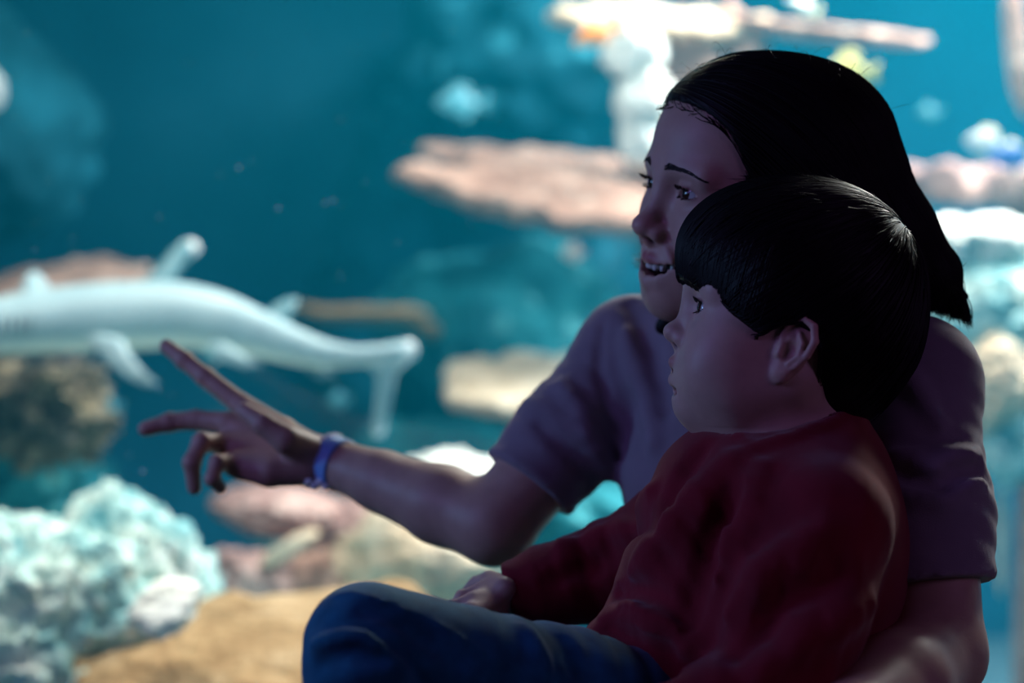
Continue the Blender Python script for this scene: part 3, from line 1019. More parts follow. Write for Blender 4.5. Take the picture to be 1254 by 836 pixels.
        # smile fold from the wing of the nose to the corner of the mouth
        ch([(.0905, .0205, -.0400), (.0835, .0300, -.0520), (.0760, .0345, -.0640)], [.0016, .0024, .0018], .008, '-', both=True)
    H.up, H.lo = np.array(up), np.array(lo)
    # ears
    yE = .0765 if child else .0715
    for sg in (1, -1):
        base = np.array([.005, sg * yE, -.020]) if child else np.array([-.010, sg * yE, -.020])
        A = rotm('Z', -26 * sg) @ rotm('Y', -13)          # flares out to the back, leans back

        def e(x, y, z):
            return base + A @ np.array([x, sg * y, z])

        def ee(c, r, k, op='+'):
            S.ell(H.w(*e(*c)), np.array(r) * s, R @ A, k * s, op)

        def ec(pts, rad, k, op='+'):
            S.chain([H.w(*e(*p)) for p in pts], [r * s for r in rad], k * s, op)
        ee((-.004, -.0045, -.001), (.0150, .0040, .0260), .004)
        ee((.0, -.006, -.002), (.012, .008, .020), .008)
        ec([(.0070, .000, -.002), (.0100, .0005, .010), (.0070, .002, .0215), (-.0030, .003, .0285), (-.0140, .0032, .0255), (-.0200, .003, .0140), (-.0185, .002, .000), (-.0130, .0005, -.0120), (-.0070, -.001, -.0200)],
           [.0020, .0028, .0030, .0032, .0034, .0036, .0034, .0030, .0028], .0025)
        ee((-.002, -.001, -.0235), (.0080, .0042, .0088), .005)
        ee((-.0030, .0030, -.0030), (.0075, .0058, .0100), .003, '-')
        ee((-.0040, .0040, .0140), (.0080, .0040, .0075), .003, '-')
        ec([(-.0060, .0015, -.0130), (-.0120, .0022, -.003), (-.0105, .0022, .0080), (-.0040, .0010, .0150)], [.0022, .0026, .0026, .0020], .0025)
        ec([(.0060, .0012, -.0085), (.0062, .0010, -.002)], [.0030, .0026], .003)


def head_attrs(H, v, child):
    """lip, blush and dark masks per vertex: the skin's own colour there"""
    p = H.loc(v)
    near = (np.abs(p) < .16).all(1)
    lip = np.zeros(len(v), np.float32)
    blush = np.zeros(len(v), np.float32)
    dark = np.zeros(len(v), np.float32)
    q = p[near]

    def seg(pts):
        d = np.full(len(q), 9.)
        for a, b in zip(pts[:-1], pts[1:]):
            ab = b - a
            t = np.clip((q - a) @ ab / (ab @ ab), 0, 1)
            d = np.minimum(d, np.linalg.norm(q - a - t[:, None] * ab, axis=1))
        return d
    d = np.minimum(seg(H.up) - .0008, seg(H.lo) - .0010)
    l_ = np.clip((.0058 - d) / .0018, 0, 1) * (q[:, 0] > .06)
    lip[near] = l_
    ck = np.exp(-(((q[:, 0] - .065) / .022) ** 2 + ((np.abs(q[:, 1]) - .045) / .018) ** 2 + ((q[:, 2] + .038) / .018) ** 2))
    ns = np.exp(-(np.linalg.norm(q - np.array([.11, 0, -.034]), axis=1) / .012) ** 2)
    er_ = np.clip((np.abs(q[:, 1]) - .072) / .008, 0, 1) * (np.abs(q[:, 2] + .02) < .04)
    blush[near] = np.clip(.45 * ck + .35 * ns + .4 * er_, 0, 1)
    # shade painted inside the mouth and nostrils
    inm = (q[:, 0] < .0845 if not child else q[:, 0] < .080) & (q[:, 0] > .05) & (np.abs(q[:, 1]) < .026) & (np.abs(q[:, 2] + (.060 if child else .068)) < .009)
    dark[near] = np.where(inm, 1.0, 0.0)
    for sg in (1, -1):
        c = np.array([.0930, .0058 * sg, -.0360]) if child else np.array([.0960, .0066 * sg, -.0438])
        dark[near] = np.maximum(dark[near], np.clip(1.3 - np.linalg.norm(q - c, axis=1) / .0042, 0, 1))
    return {'lip': lip, 'blush': blush, 'dark': dark}


def eye_obj(H, i, gaze, parent, mats):
    """eyeball with cornea bulge; material slots sclera, iris, pupil by angle from the gaze"""
    bm = bmesh.new()
    bmesh.ops.create_uvsphere(bm, u_segments=32, v_segments=32, radius=1)
    for f in bm.faces:
        z = math.degrees(math.acos(max(-1, min(1, f.calc_center_median().normalized().z))))
        f.material_index = 2 if z < 11 else (1 if z < 33 else 0)
    c = H.w(*H.eyes[i])
    g = Vector(H.R @ np.asarray(gaze, float)).normalized()
    q = g.to_track_quat('Z', 'Y').to_matrix()
    r = H.er * H.s
    for v in bm.verts:
        k = 1.0 + 0.05 * max(0, v.co.z - .86) / .14
        v.co = Vector(c) + q @ (v.co * r * k)
    return link_mesh('eye', bm_mesh('eye', bm), mats, parent)


def teeth_obj(H, parent, mat):
    widths = [.0042, .0034, .0038, .0034, .0034, .0034, .0034]
    for sg in (1, -1):
        y = 0.0
        for k, wd in enumerate(widths):
            yc = (y + wd) * .98
            y += 2 * wd
            x = .0890 - .0135 * (yc / .021) ** 2
            ang = -math.atan2(.0135 * 2 * yc / .021 ** 2, 1)
            h = .0056 - .0001 * k
            bm = bmesh.new()
            bmesh.ops.create_cube(bm, size=1)
            bmesh.ops.bevel(bm, geom=bm.edges[:], offset=.10, segments=2, affect='EDGES')
            A = rotm('Z', math.degrees(ang) * sg)
            for v in bm.verts:
                p = A @ np.array([v.co.x * .005, v.co.y * wd * 2.10, v.co.z * 2 * h])
                p = p + np.array([x, yc * sg, -.0645 + .0026 * (yc / .021) ** 2])
                v.co = Vector(H.w(*p))
            link_mesh('tooth', bm_mesh('tooth', bm), mat, parent)


def brow_lash(H, S, parent, mat, child):
    """eyebrows and eyelashes of single hairs"""
    for sg in (1, -1):
        P_, n = [], 120 if child else 230
        for k in range(n):
            t = RNG.random() ** 1.25
            y = .012 + (.032 if child else .041) * t
            wd = (.0024 if not child else .0015) * (1 - .75 * t)
            z = (.0175 if child else .0160) + .0052 * math.sin(math.pi * (.12 + .62 * t)) - (.0030 if child else .0060) * t ** 2 + RNG.uniform(-1, 1) * wd
            x = .091 - .021 * t ** 2
            st = np.array([x, y, z])
            ln = .0068 * (1 - .55 * t)
            up_ = .55 * max(0, 1 - 3 * t) - .28 * t
            d = np.array([-.25 - .3 * t, .9, up_])
            pts = np.array([st + d * ln * u for u in (0, .35, .7, 1)])
            P_.append(pts)
        P_ = np.array(P_)
        P_[..., 1] *= sg
        xs = np.linspace(.108, .045, 90)          # drop every hair straight back onto the brow
        Q = np.repeat(P_[:, :, None, :], 90, 2)
        Q[..., 0] = xs
        f = S.at(H.c + H.s * (Q @ H.R.T)) < .0003
        P_[..., 0] = xs[np.argmax(f, 2)]
        P_ = H.c + H.s * (P_ @ H.R.T)
        V, F = tubes(P_,   .00036 if child else .00044, sides=3)
        link_mesh('eyebrow', np_mesh('eyebrow', V, F), mat, parent)
        E = np.array(H.eyes[0])
        P_ = []
        op = .0056 if child else .0039
        for k in range(90):
            up = k < 62
            a = RNG.uniform(-1, 1)
            y = a * .0118
            zz = (op if up else -op) * math.sqrt(max(0, 1 - a * a)) * .98
            x = math.sqrt(max(1e-9, (H.er + .0016) ** 2 - y * y - zz * zz))
            st = E + np.array([x, y, zz])
            ln = (.0075 if up else .0035) * RNG.uniform(.7, 1.05) * (1 if not child else .85)
            fan = .5 * a + .15
            curve = [(0, 0), (.4, .02), (.75, .20), (1, .50)] if up else [(0, 0), (.4, -.12), (.75, -.25), (1, -.35)]
            pts = []
            for u, cz in curve:
                p = st + ln * np.array([u * .95, u * fan, cz])
                pts.append(H.w(p[0], p[1] * sg, p[2]))
            P_.append(pts)
        V, F = tubes(np.array(P_), .00032, sides=3)
        link_mesh('eyelashes', np_mesh('eyelashes', V, F), mat, parent)

# ------------------------------------------------------------------ people
M = {}
M['hair'] = plain('black_hair', (0.009, 0.008, 0.009), rough=0.5, spec=0.16)
M['brow'] = plain('dark_brow_hair', (0.022, 0.015, 0.013), rough=0.6, spec=0.3)
M['skin'] = skin_mat('skin', (0.52, 0.33, 0.25), (0.40, 0.13, 0.13), (0.55, 0.24, 0.20))
M['child_skin'] = skin_mat('child_skin', (0.56, 0.37, 0.29), (0.47, 0.17, 0.16), (0.60, 0.28, 0.24))
M['sclera'] = plain('eye_white', (0.55, 0.53, 0.52), rough=0.12)
M['iris'] = plain('brown_iris', (0.045, 0.022, 0.012), rough=0.08)
M['pupil'] = plain('pupil', (0.004, 0.004, 0.004), rough=0.05)
M['teeth'] = plain('tooth_enamel', (0.88, 0.85, 0.78), rough=0.2)
M['tee'] = cloth_mat('mauve_knit', (0.26, 0.215, 0.25), var=0.08)
M['sweat'] = cloth_mat('maroon_fleece', (0.20, 0.010, 0.022), var=0.15)
M['denim'] = cloth_mat('blue_denim', (0.010, 0.13, 0.215), var=0.22, weave=1200, vs=60)
M['trousers'] = cloth_mat('charcoal_cloth', (0.03, 0.03, 0.035))
M['band'] = plain('blue_band', (0.22, 0.46, 0.85), rough=0.35, var=0.1, vscale=80)
M['bead'] = plain('pale_bead', (0.92, 0.94, 0.92), rough=0.2)


def fold(d, freq, amp, c, rad, warp=0.0, ph=0.0):
    """cloth fold: waves across direction d that die out away from c"""
    d = np.asarray(d, float) / np.linalg.norm(d)
    c = np.asarray(c, float)
    rad = np.asarray(rad, float) if np.ndim(rad) else np.full(3, float(rad))

    def fn(X, Y, Z):
        a, b, e = X - c[0], Y - c[1], Z - c[2]
        u = a * d[0] + b * d[1] + e * d[2]
        g = np.exp(-((a / rad[0]) ** 2 + (b / rad[1]) ** 2 + (e / rad[2]) ** 2) * 1.6)
        wv = np.sin(u * freq + ph + warp * np.sin(a * 31 + e * 17 + 1.3) + warp * np.sin(e * 27 - b * 19))
        return amp * g * (wv + 0.35 * np.sin(2.3 * u * freq + warp * 2 * np.sin(e * 40 + a * 22)))
    return fn, c - rad * 1.5, c + rad * 1.5


def seam(p0, n, reach, off, depth=0.0009, wid=0.0012):
    p0 = np.asarray(p0, float)
    n = np.asarray(n, float) / np.linalg.norm(n)

    def fn(X, Y, Z):
        u = (X - p0[0]) * n[0] + (Y - p0[1]) * n[1] + (Z - p0[2]) * n[2] + off
        return depth * np.exp(-(u / wid) ** 2)
    return fn, p0 - reach, p0 + reach


def hand(S, wr, mcp, fingers, thumb, k=0.006, palm_r=0.0135, scale=1.0):
    """palm as chains from the wrist to each knuckle, every finger a tapered chain"""
    c = np.mean(mcp, 0)
    for m in mcp:
        S.chain([wr * .85 + m * .15, (wr + m) / 2, m], [palm_r * 1.1, palm_r, palm_r * .78], k * 1.6)
    for f, r in fingers:
        n = len(f)
        rad = [r * (1.0 - .30 * i / (n - 1)) for i in range(n)]
        S.chain(f, rad, k * .55)
        for j in f[1:-1]:
            S.ell(j, r * .93, k=k * .4)
    S.chain(thumb, [palm_r * 1.15, palm_r * .92, palm_r * .76, palm_r * .60], k)


def dir_of(a, b):
    d = np.asarray(b, float) - np.asarray(a, float)
    return d / np.linalg.norm(d)


# ---------------- the woman
wo = empty('person', P(985, 1150, 1.85) * np.array([1, 1, 0]), 'woman in a mauve short-sleeved top, smiling and pointing left, arm around a boy', 'person')
WH = Head(P(924, 238, 1.75), 207, 0, 0, 1.02)
# head leans over to the boy: roll about the facing axis towards the camera
WH.R = rotm('Z', 204) @ rotm('Y', -2) @ rotm('X', -13)

SR, ER, WR = P(778, 434, 1.93), P(606, 643, 1.88), P(397, 562, 2.00)
SL, EL, WL = P(1118, 470, 1.70), P(1146, 800, 1.565), P(972, 950, 1.325)
NB = P(968, 405, 1.82)
CH = P(955, 560, 1.872)
PW = np.array([.268, 1.87, .105])
KR, KL = np.array([-.03, 1.93, .085]), np.array([.43, 1.53, .085])
AR, AL = np.array([.20, 1.62, .045]), np.array([.10, 1.74, .045])
TR, TL = np.array([.30, 1.56, .035]), np.array([.02, 1.70, .035])
wfwd = np.array([-.64, -.77, 0.0])
wrot = rotm('Z', math.degrees(math.atan2(wfwd[1], wfwd[0])))       # x forward, y to her left

S = Sdf()
head_shape(S, WH, 'adult')
S.chain([WH.w(-.022, 0, -.055), WH.w(-.030, 0, -.110) * .6 + NB * .4, NB], [.050, .047, .056], .03)
S.chain([SR, NB * .7 + CH * .3, SL], [.046, .060, .046], .03)
S.ell(CH, (.090, .130, .150), wrot, .04)
S.chain([CH, (CH + PW) / 2, PW], [.10, .095, .115], .04)
S.chain([SR, SR * .5 + ER * .5, ER, ER * .70 + WR * .30, ER * .35 + WR * .65, WR], [.043, .041, .0365, .0375, .030, .0225], .015)
S.chain([SL, SL * .5 + EL * .5, EL, EL * .70 + WL * .30, EL * .35 + WL * .65, WL], [.043, .042, .038, .039, .031, .023], .015)
for hip, k_, a_, t_ in ((PW + wrot @ np.array([.02, -.075, -.01]), KR, AR, TR), (PW + wrot @ np.array([.02, .075, -.01]), KL, AL, TL)):
    S.chain([hip, (hip + k_) / 2, k_], [.074, .064, .046], .03)
    S.chain([k_, k_ * .6 + a_ * .4, a_], [.044, .042, .028], .02)
    S.chain([a_, t_], [.028, .020], .012)
# the pointing right hand
Yh = 2.04
mi, mm, mr, ml = P(296, 496, 2.05), P(278, 518, 2.03), P(272, 543, 2.01), P(284, 566, 1.99)
hand(S, WR, [mi, mm, mr, ml],
     [([mi, P(251, 461, 2.065), P(226, 441, 2.075), P(204, 424, 2.085)], .0112),
      ([mm, P(240, 514, 2.04), P(207, 517, 2.04), P(178, 525, 2.035)], .0112),
      ([mr, P(247, 541, 1.985), P(235, 566, 1.975), P(238, 597, 1.98)], .0106),
      ([ml, P(266, 566, 1.965), P(260, 586, 1.955), P(270, 597, 1.965)], .0090)],
     [P(378, 552, 1.985), P(350, 538, 1.965), P(322, 519, 1.965), P(300, 503, 1.975)], palm_r=.0150)
S.chain([P(372, 578, 1.985), P(330, 578, 1.98), P(296, 574, 1.985)], [.014, .0150, .011], .012)
# the left hand, held before the boy
l0 = dir_of(EL, WL)
m0 = WL + l0 * .075
upv = np.array([0, .35, .94])
mc = [m0 + upv * h_ + np.array([0, 0.0, 0]) for h_ in (.030, .011, -.009, -.028)]
hand(S, WL, mc, [([m, m + l0 * .032 + np.array([-.006, .014, -.004]), m + l0 * .046 + np.array([-.008, .034, -.010]), m + l0 * .050 + np.array([-.004, .052, -.012])], r_)
                 for m, r_ in zip(mc, (.0092, .0094, .0090, .0080))],
     [WL + l0 * .015 + upv * .012, WL + l0 * .045 + upv * .036, WL + l0 * .070 + upv * .050, WL + l0 * .092 + upv * .056])
zone_head = (WH.c - np.array([.165, .13, .135]), WH.c + np.array([.10, .12, .075]), .0014)
zone_hand = (P(165, 600, 2.0) - np.array([0, .04, 0]), P(420, 420, 2.0) + np.array([0, .10, 0]), .0026)
v, q = S.mesh(.0055, [zone_head, zone_hand])
link_mesh('body', np_mesh('body', v, q, head_attrs(WH, v, False)), M['skin'], wo)
WS = S
eyes = [M['sclera'], M['iris'], M['pupil']]
for i in (0, 1):
    eye_obj(WH, i, (1, -.05, .04), wo, eyes)
teeth_obj(WH, wo, M['teeth'])
brow_lash(WH, S, wo, M['brow'], False)

# her top
S = Sdf()
S.chain([SR, NB * .62 + CH * .38, SL], [.055, .074, .056], .03)
S.ell(CH, (.104, .146, .155), wrot, .05)
S.ell(CH + wrot @ np.array([.065, .062, -.02]), (.056, .062, .060), wrot, .03)
S.ell(CH + wrot @ np.array([.065, -.062, -.02]), (.056, .062, .060), wrot, .03)
S.chain([CH, (CH + PW) / 2, PW + np.array([0, 0, .06])], [.118, .118, .130], .05)
S.chain([NB + np.array([0, 0, .012]), NB * .6 + CH * .4], [.058, .075], .03)
dR, dL = dir_of(SR, ER), dir_of(SL, EL)
hemR = P(663, 606, 1.895)
hemL = SL + dL * .190
nL = dir_of((0, 0, 0), dL * .35 + np.array([.10, -.05, -.65]))
S.chain([SR, SR * .5 + ER * .5, ER], [.051, .0505, .048], .022)
S.chain([SL, SL * .5 + EL * .5, EL], [.053, .054, .052], .022)
nR = dir_of(P(700, 560, 1.9), P(640, 640, 1.885))
S.disp(*seam(hemR, nR, .09, .012))
S.disp(*seam(hemL, nL, .09, .014))
S.crease([(770, 410), (778, 440), (792, 480), (803, 540)], .010, .016)
S.crease([(772, 372), (800, 430), (818, 500)], .006, .014, '-')
S.crease([(738, 398), (733, 450), (748, 510), (768, 548)], .0040, .008, '-')
S.crease([(690, 470), (720, 530), (742, 580)], .007, .014)
S.crease([(660, 520), (700, 560), (722, 600)], .005, .012, '-')
S.crease([(1090, 560), (1140, 572), (1196, 556)], .007, .014)
S.crease([(1095, 606), (1150, 612), (1200, 590)], .0055, .012)
S.crease([(1100, 585), (1150, 592), (1198, 573)], .005, .010, '-')
S.crease([(1085, 440), (1120, 470), (1150, 520)], .006, .014)
S.disp(*fold(nR, 260, .0010, P(690, 540, 1.87), .12, 1.0))
S.disp(*fold(dL, 240, .0010, P(1150, 600, 1.62), .12, 1.0, 1.0))
S.cut(hemR, nR, .20)
S.cut(hemL, nL, .20)
# neck opening
S.chain([NB + np.array([-.02, -.02, .050]), NB + np.array([-.012, -.012, .095])], [.058, .075], .004, '-')
v, q = S.mesh(.0042)
link_mesh('knit_top', np_mesh('knit_top', v, q), M['tee'], wo)

# her trousers
S = Sdf()
S.ell(PW, (.125, .165, .11), wrot, .03)
for hip, k_, a_ in ((PW + wrot @ np.array([.02, -.075, -.01]), KR, AR), (PW + wrot @ np.array([.02, .075, -.01]), KL, AL)):
    S.chain([hip, (hip + k_) / 2, k_], [.088, .076, .058], .03)
    S.chain([k_, k_ * .6 + a_ * .4, a_ * .92 + k_ * .08], [.056, .052, .040], .02)
v, q = S.mesh(.009)
v[:, 2] = np.maximum(v[:, 2], .002)
link_mesh('trousers', np_mesh('trousers', v, q), M['trousers'], wo)

# wristband and beaded bracelet on the pointing arm
ax = dir_of(ER, WR)


def ring(c, ax, rx, n=48, flat=None):
    a = np.cross(ax, (0.2, 0.9, 0.1))
    a /= np.linalg.norm(a)
    b = np.cross(ax, a)
    t = np.linspace(0, 2 * math.pi, n, endpoint=False)
    return c + rx * (np.cos(t)[:, None] * a + np.sin(t)[:, None] * b)


S = Sdf()
wb = WR * .93 + ER * .07
rg = ring(wb, ax, .0258)
for k in range(-3, 4):
    S.chain([p + ax * k * .0028 for p in np.vstack([rg, rg[:1]])], [.0016] * 49, .002)
v, q = S.mesh(.0011)
link_mesh('wristband', np_mesh('wristband', v, q), M['band'], wo)
bm = bmesh.new()
for k, p in enumerate(ring(WR * 1.03 - ER * .03 + np.array([.004, 0, -.004]), dir_of(ER, WR + np.array([.0, 0, .05])), .0285, 22)):
    bmesh.ops.create_icosphere(bm, subdivisions=2, radius=.0040, matrix=Matrix.Translation(p))
for k in range(4):
    c = P(378 + 7 * k, 590 + (k % 2) * 5, 1.975)
    bmesh.ops.create_icosphere(bm, subdivisions=2, radius=.0046, matrix=Matrix.Translation(c))
link_mesh('bracelet', bm_mesh('bracelet', bm), M['bead'], wo)

# ---------------- the boy
bo = empty('person', np.array([.18, 1.6, 0]), 'boy in a maroon sweatshirt and blue jeans, sitting in front of the woman in profile', 'person')
BH = Head(P(962, 400, 1.60), 180, 12, 0, .885)
BH.R = rotm('Z', 181) @ rotm('Y', -12) @ rotm('X', 0)
bNB = P(998, 572, 1.60)
bSL, bEL, bWL = P(1015, 640, 1.495), P(945, 850, 1.455), P(800, 905, 1.40)
bSR, bER, bWR = P(905, 618, 1.700), P(752, 700, 1.765), P(625, 728, 1.735)
bCH = P(955, 650, 1.60)
bPV = P(905, 964, 1.62)
bHL, bKL, bAL, bTL = P(862, 925, 1.56), P(449, 790, 1.42), np.array([-.070, 1.44, .060]), np.array([-.185, 1.43, .022])
bHR, bKR, bAR, bTR = P(862, 940, 1.68), P(560, 815, 1.72), np.array([.015, 1.735, .055]), np.array([-.10, 1.78, .022])
S = Sdf()
head_shape(S, BH, 'child')
S.chain([BH.w(-.026, 0, -.050), BH.w(-.036, 0, -.105), bNB], [.045, .041, .046], .025)
S.chain([bSR, bNB * .6 + bCH * .4, bSL], [.032, .042, .032], .02)
S.ell(bCH + np.array([0, 0, -.02]), (.076, .098, .080), None, .03)
S.chain([bCH, (bCH + bPV) / 2, bPV], [.085, .088, .085], .04)
S.chain([bSR, bER, bWR], [.032, .027, .018], .012)
S.chain([bSL, bEL, bWL], [.032, .027, .018], .012)
for h_, k_, a_, t_ in ((bHL, bKL, bAL, bTL), (bHR, bKR, bAR, bTR)):
    S.chain([h_, (h_ + k_) / 2, k_], [.055, .047, .034], .02)
    S.chain([k_, k_ * .6 + a_ * .4, a_], [.033, .034, .022], .015)
    S.chain([a_, t_], [.022, .017], .01)
# right hand resting on the far knee
k0 = [P(592, 722, 1.725), P(580, 735, 1.705), P(577, 748, 1.690), P(580, 760, 1.675)]
hand(S, bWR, k0, [([m, m + np.array([-.018, -.003, -.006]), m + np.array([-.028, -.005, -.018]), m + np.array([-.031, -.006, -.029])], r_)
                  for m, r_ in zip(k0, (.0072, .0074, .0072, .0064))],
     [P(618, 722, 1.715), P(600, 712, 1.74), P(584, 716, 1.755), P(572, 726, 1.76)], k=.005, palm_r=.0105)
# left hand in the lap
l1 = dir_of(bEL, bWL)
k1 = [bWL + l1 * .052 + np.array([0, y_, z_]) for y_, z_ in ((.018, .012), (.006, .010), (-.007, .006), (-.018, 0))]
hand(S, bWL, k1, [([m, m + l1 * .022 + np.array([0, 0, -.004]), m + l1 * .036 + np.array([0, 0, -.013]), m + l1 * .042 + np.array([0, 0, -.023])], r_)
                  for m, r_ in zip(k1, (.0072, .0074, .0072, .0064))],
     [bWL + l1 * .012 + np.array([0, .010, .004]), bWL + l1 * .030 + np.array([0, .026, .006]), bWL + l1 * .048 + np.array([0, .034, .004]), bWL + l1 * .062 + np.array([0, .036, 0])], k=.005, palm_r=.0105)
zone_face = (BH.c - np.array([.105, .095, .115]), BH.c + np.array([.06, .095, .05]), .0013)
zone_h = (P(545, 780, 1.70), P(640, 700, 1.78), .0028)
v, q = S.mesh(.0055, [zone_face, zone_h])
link_mesh('body', np_mesh('body', v, q, head_attrs(BH, v, True)), M['child_skin'], bo)
BS = S
for i in (0, 1):
    eye_obj(BH, i, (1, .0, .05), bo, eyes)
brow_lash(BH, S, bo, M['brow'], True)

# his sweatshirt
S = Sdf()
S.chain([bSR, bNB * .6 + bCH * .4, bSL], [.041, .060, .041], .03)
S.ell(bCH + np.array([0, 0, -.006]), (.098, .118, .098), rotm('Y', -8), .04)
S.ell(P(920, 745, 1.60), (.107, .118, .105), None, .05)
S.ell(P(888, 850, 1.60), (.102, .118, .095), None, .05)
S.chain([bNB + np.array([-.004, 0, .006]), bNB * .5 + bCH * .5], [.047, .068], .03)
S.ell(P(878, 596, 1.615), (.045, .075, .046), None, .03)
# collar band
cn = dir_of((0, 0, 0), (-.42, -.10, .90))
rgc = ring(bNB + cn * .021 + np.array([-.004, 0, 0]), cn, .0480, 40)
S.chain(list(rgc) + [rgc[0]], [.0085] * 41, .008)
# sleeves
S.chain([bSR, bSR * .5 + bER * .5, bER, bER * .4 + bWR * .6, bWR], [.046, .047, .045, .036, .029], .02)
S.chain([bSL, bSL * .5 + bEL * .5, bEL], [.046, .049, .048], .014)
S.chain([bEL, bEL * .4 + bWL * .6, bWL], [.047, .038, .031], .014)
# bunched hem in front
for j, (yy, r_) in enumerate(((.0, .016), (.022, .013), (-.018, .014))):
    S.chain([P(800, 800 + 24 * j, 1.52), P(752, 778 + 26 * j, 1.56), P(738, 790 + 20 * j, 1.62), P(760, 800 + 18 * j, 1.68)], [r_, r_ * 1.15, r_ * 1.1, r_], .018)
S.crease([(905, 562), (860, 606), (815, 655), (780, 700)], .011, .020)
S.crease([(862, 548), (832, 590), (800, 640)], .006, .014, '-')
S.crease([(935, 575), (915, 640), (878, 700)], .009, .018)
S.crease([(876, 640), (862, 680), (850, 730), (836, 778)], .010, .012, '-')
S.crease([(905, 600), (885, 640), (868, 668)], .006, .012, '-')
S.crease([(768, 742), (800, 752), (838, 790)], .010, .014)
S.crease([(756, 726), (795, 728), (834, 752)], .007, .010, '-')
S.crease([(748, 768), (790, 790), (820, 826)], .008, .010, '-')
S.crease([(1010, 650), (950, 690), (900, 750)], .010, .020)
S.crease([(1030, 700), (960, 740), (905, 800)], .008, .014, '-')
S.crease([(1060, 740), (990, 780), (930, 828)], .010, .018)
S.crease([(800, 600), (745, 650), (690, 668)], .007, .014)
S.crease([(790, 640), (735, 690), (680, 708)], .006, .012, '-')
S.crease([(905, 528), (925, 548), (970, 536), (1010, 520), (1040, 502)], .0050, .007)
S.disp(*fold((.9, .1, .45), 190, .0014, P(850, 660, 1.50), (.13, .14, .12), 1.0))
S.disp(*fold((.3, 0, 1), 260, .0018, P(790, 790, 1.54), (.07, .12, .06), 1.1))
S.disp(*fold((.9, .2, -.3), 210, .0012, P(960, 720, 1.42), .12, 1.0, .7))
S.disp(*fold(dir_of(bSR, bWR), 240, .0014, P(720, 680, 1.73), .09, .9))
S.disp(*seam(bWR + dir_of(bWR, bER) * .022, dir_of(bER, bWR), .05, 0))
nW = dir_of(P(690, 705, 1.73), P(625, 723, 1.73))
S.cut(P(621, 724, 1.735), nW, .075)
S.cut(bWL, dir_of(bEL, bWL), .075)
S.chain([bNB + cn * .020 + np.array([-.004, 0, 0]), bNB + cn * .070 + np.array([-.006, 0, 0])], [.0430, .062], .003, '-')
v, q = S.mesh(.0040)
link_mesh('sweatshirt', np_mesh('sweatshirt', v, q), M['sweat'], bo)

# his jeans
S = Sdf()
S.ell(bPV, (.098, .118, .082), None, .03)
S.chain([bHL, bHL * .55 + bKL * .45, bKL], [.070, .059, .0455], .03)
S.chain([bHR, (bHR + bKR) / 2, bKR], [.068, .058, .046], .03)
S.chain([bKL + np.array([-.002, -.018, -.012]), bKL * .6 + bAL * .4, bAL * .9 + bKL * .1], [.0430, .043, .035], .004)
S.chain([bKR, bKR * .6 + bAR * .4, bAR * .9 + bKR * .1], [.045, .043, .035], .015)
S.crease([(405, 766), (440, 764), (480, 780), (514, 832)], .0065, .006, '-')
S.crease([(386, 792), (420, 778), (462, 790)], .004, .008)
S.crease([(392, 812), (430, 800), (470, 812)], .004, .007, '-')
S.crease([(412, 728), (470, 738), (540, 768), (610, 812)], .0022, .003)
S.crease([(450, 748), (520, 776), (560, 812)], .006, .012, '-')
S.crease([(640, 770), (660, 800), (672, 830)], .005, .010)
S.crease([(690, 782), (700, 806), (706, 830)], .005, .010, '-')
S.disp(*fold(dir_of(bKL, bAL), 230, .0012, P(440, 800, 1.38), .06, 1.2, .5))
S.disp(*fold(dir_of(bHL, bKL), 200, .0012, P(690, 830, 1.48), .12, 1.0))
v, q = S.mesh(.0034)
link_mesh('jeans', np_mesh('jeans', v, q), M['denim'], bo)

# ------------------------------------------------------------------ hair
def strands(S, start, field, n_steps, step, offs, rad, name, parent, mat, rng_len=(.6, 1.0), sides=3, stop=None):
    """follow a flow over the hair surface"""
    p = start.copy()
    n = len(p)
    path = [p.copy()]
    d_prev = None
    ln = RNG.uniform(*rng_len, n)
    for k in range(n_steps):
        nrm = S.normal(p)
        d = field(p)
        d = d - (d * nrm).sum(1, keepdims=True) * nrm
        d /= np.maximum(np.linalg.norm(d, axis=1, keepdims=True), 1e-9)
        if d_prev is not None:
            d = d + 1.2 * d_prev
            d /= np.maximum(np.linalg.norm(d, axis=1, keepdims=True), 1e-9)
        d_prev = d
        go = 1.0 if stop is None else np.clip((np.linalg.norm(p - stop, axis=1) - .02) / .03, 0.02, 1)[:, None]
        p = p + d * step * ln[:, None] * go
        f = S.at(p)
        p = p - S.normal(p) * (np.clip(f - offs, -.02, .02) * .8)[:, None]
        path.append(p.copy())
    A = np.stack(path, 1)
    dev = np.abs(S.at(A.reshape(-1, 3)).reshape(n, -1) - offs).max(1)
    A = A[dev < .004]
    n = len(A)
    V, F = tubes(A, rad, sides=sides, jitter=RNG.uniform(.7, 1.3, n))
    return tag(link_mesh(name, np_mesh(name, V, F), mat, parent), kind='stuff')


def on_surface(S, lo, hi, n, keep):
    out = []
    tot = 0
    while tot < n:
        p = RNG.uniform(lo, hi, (n * 3, 3))
        f = S.at(p)
        p = p[np.abs(f) < .02]
        p = S.project(p, 0, 3)
        p = p[keep(p)]
        out.append(p)
        tot += len(p)
    return np.concatenate(out)[:n]


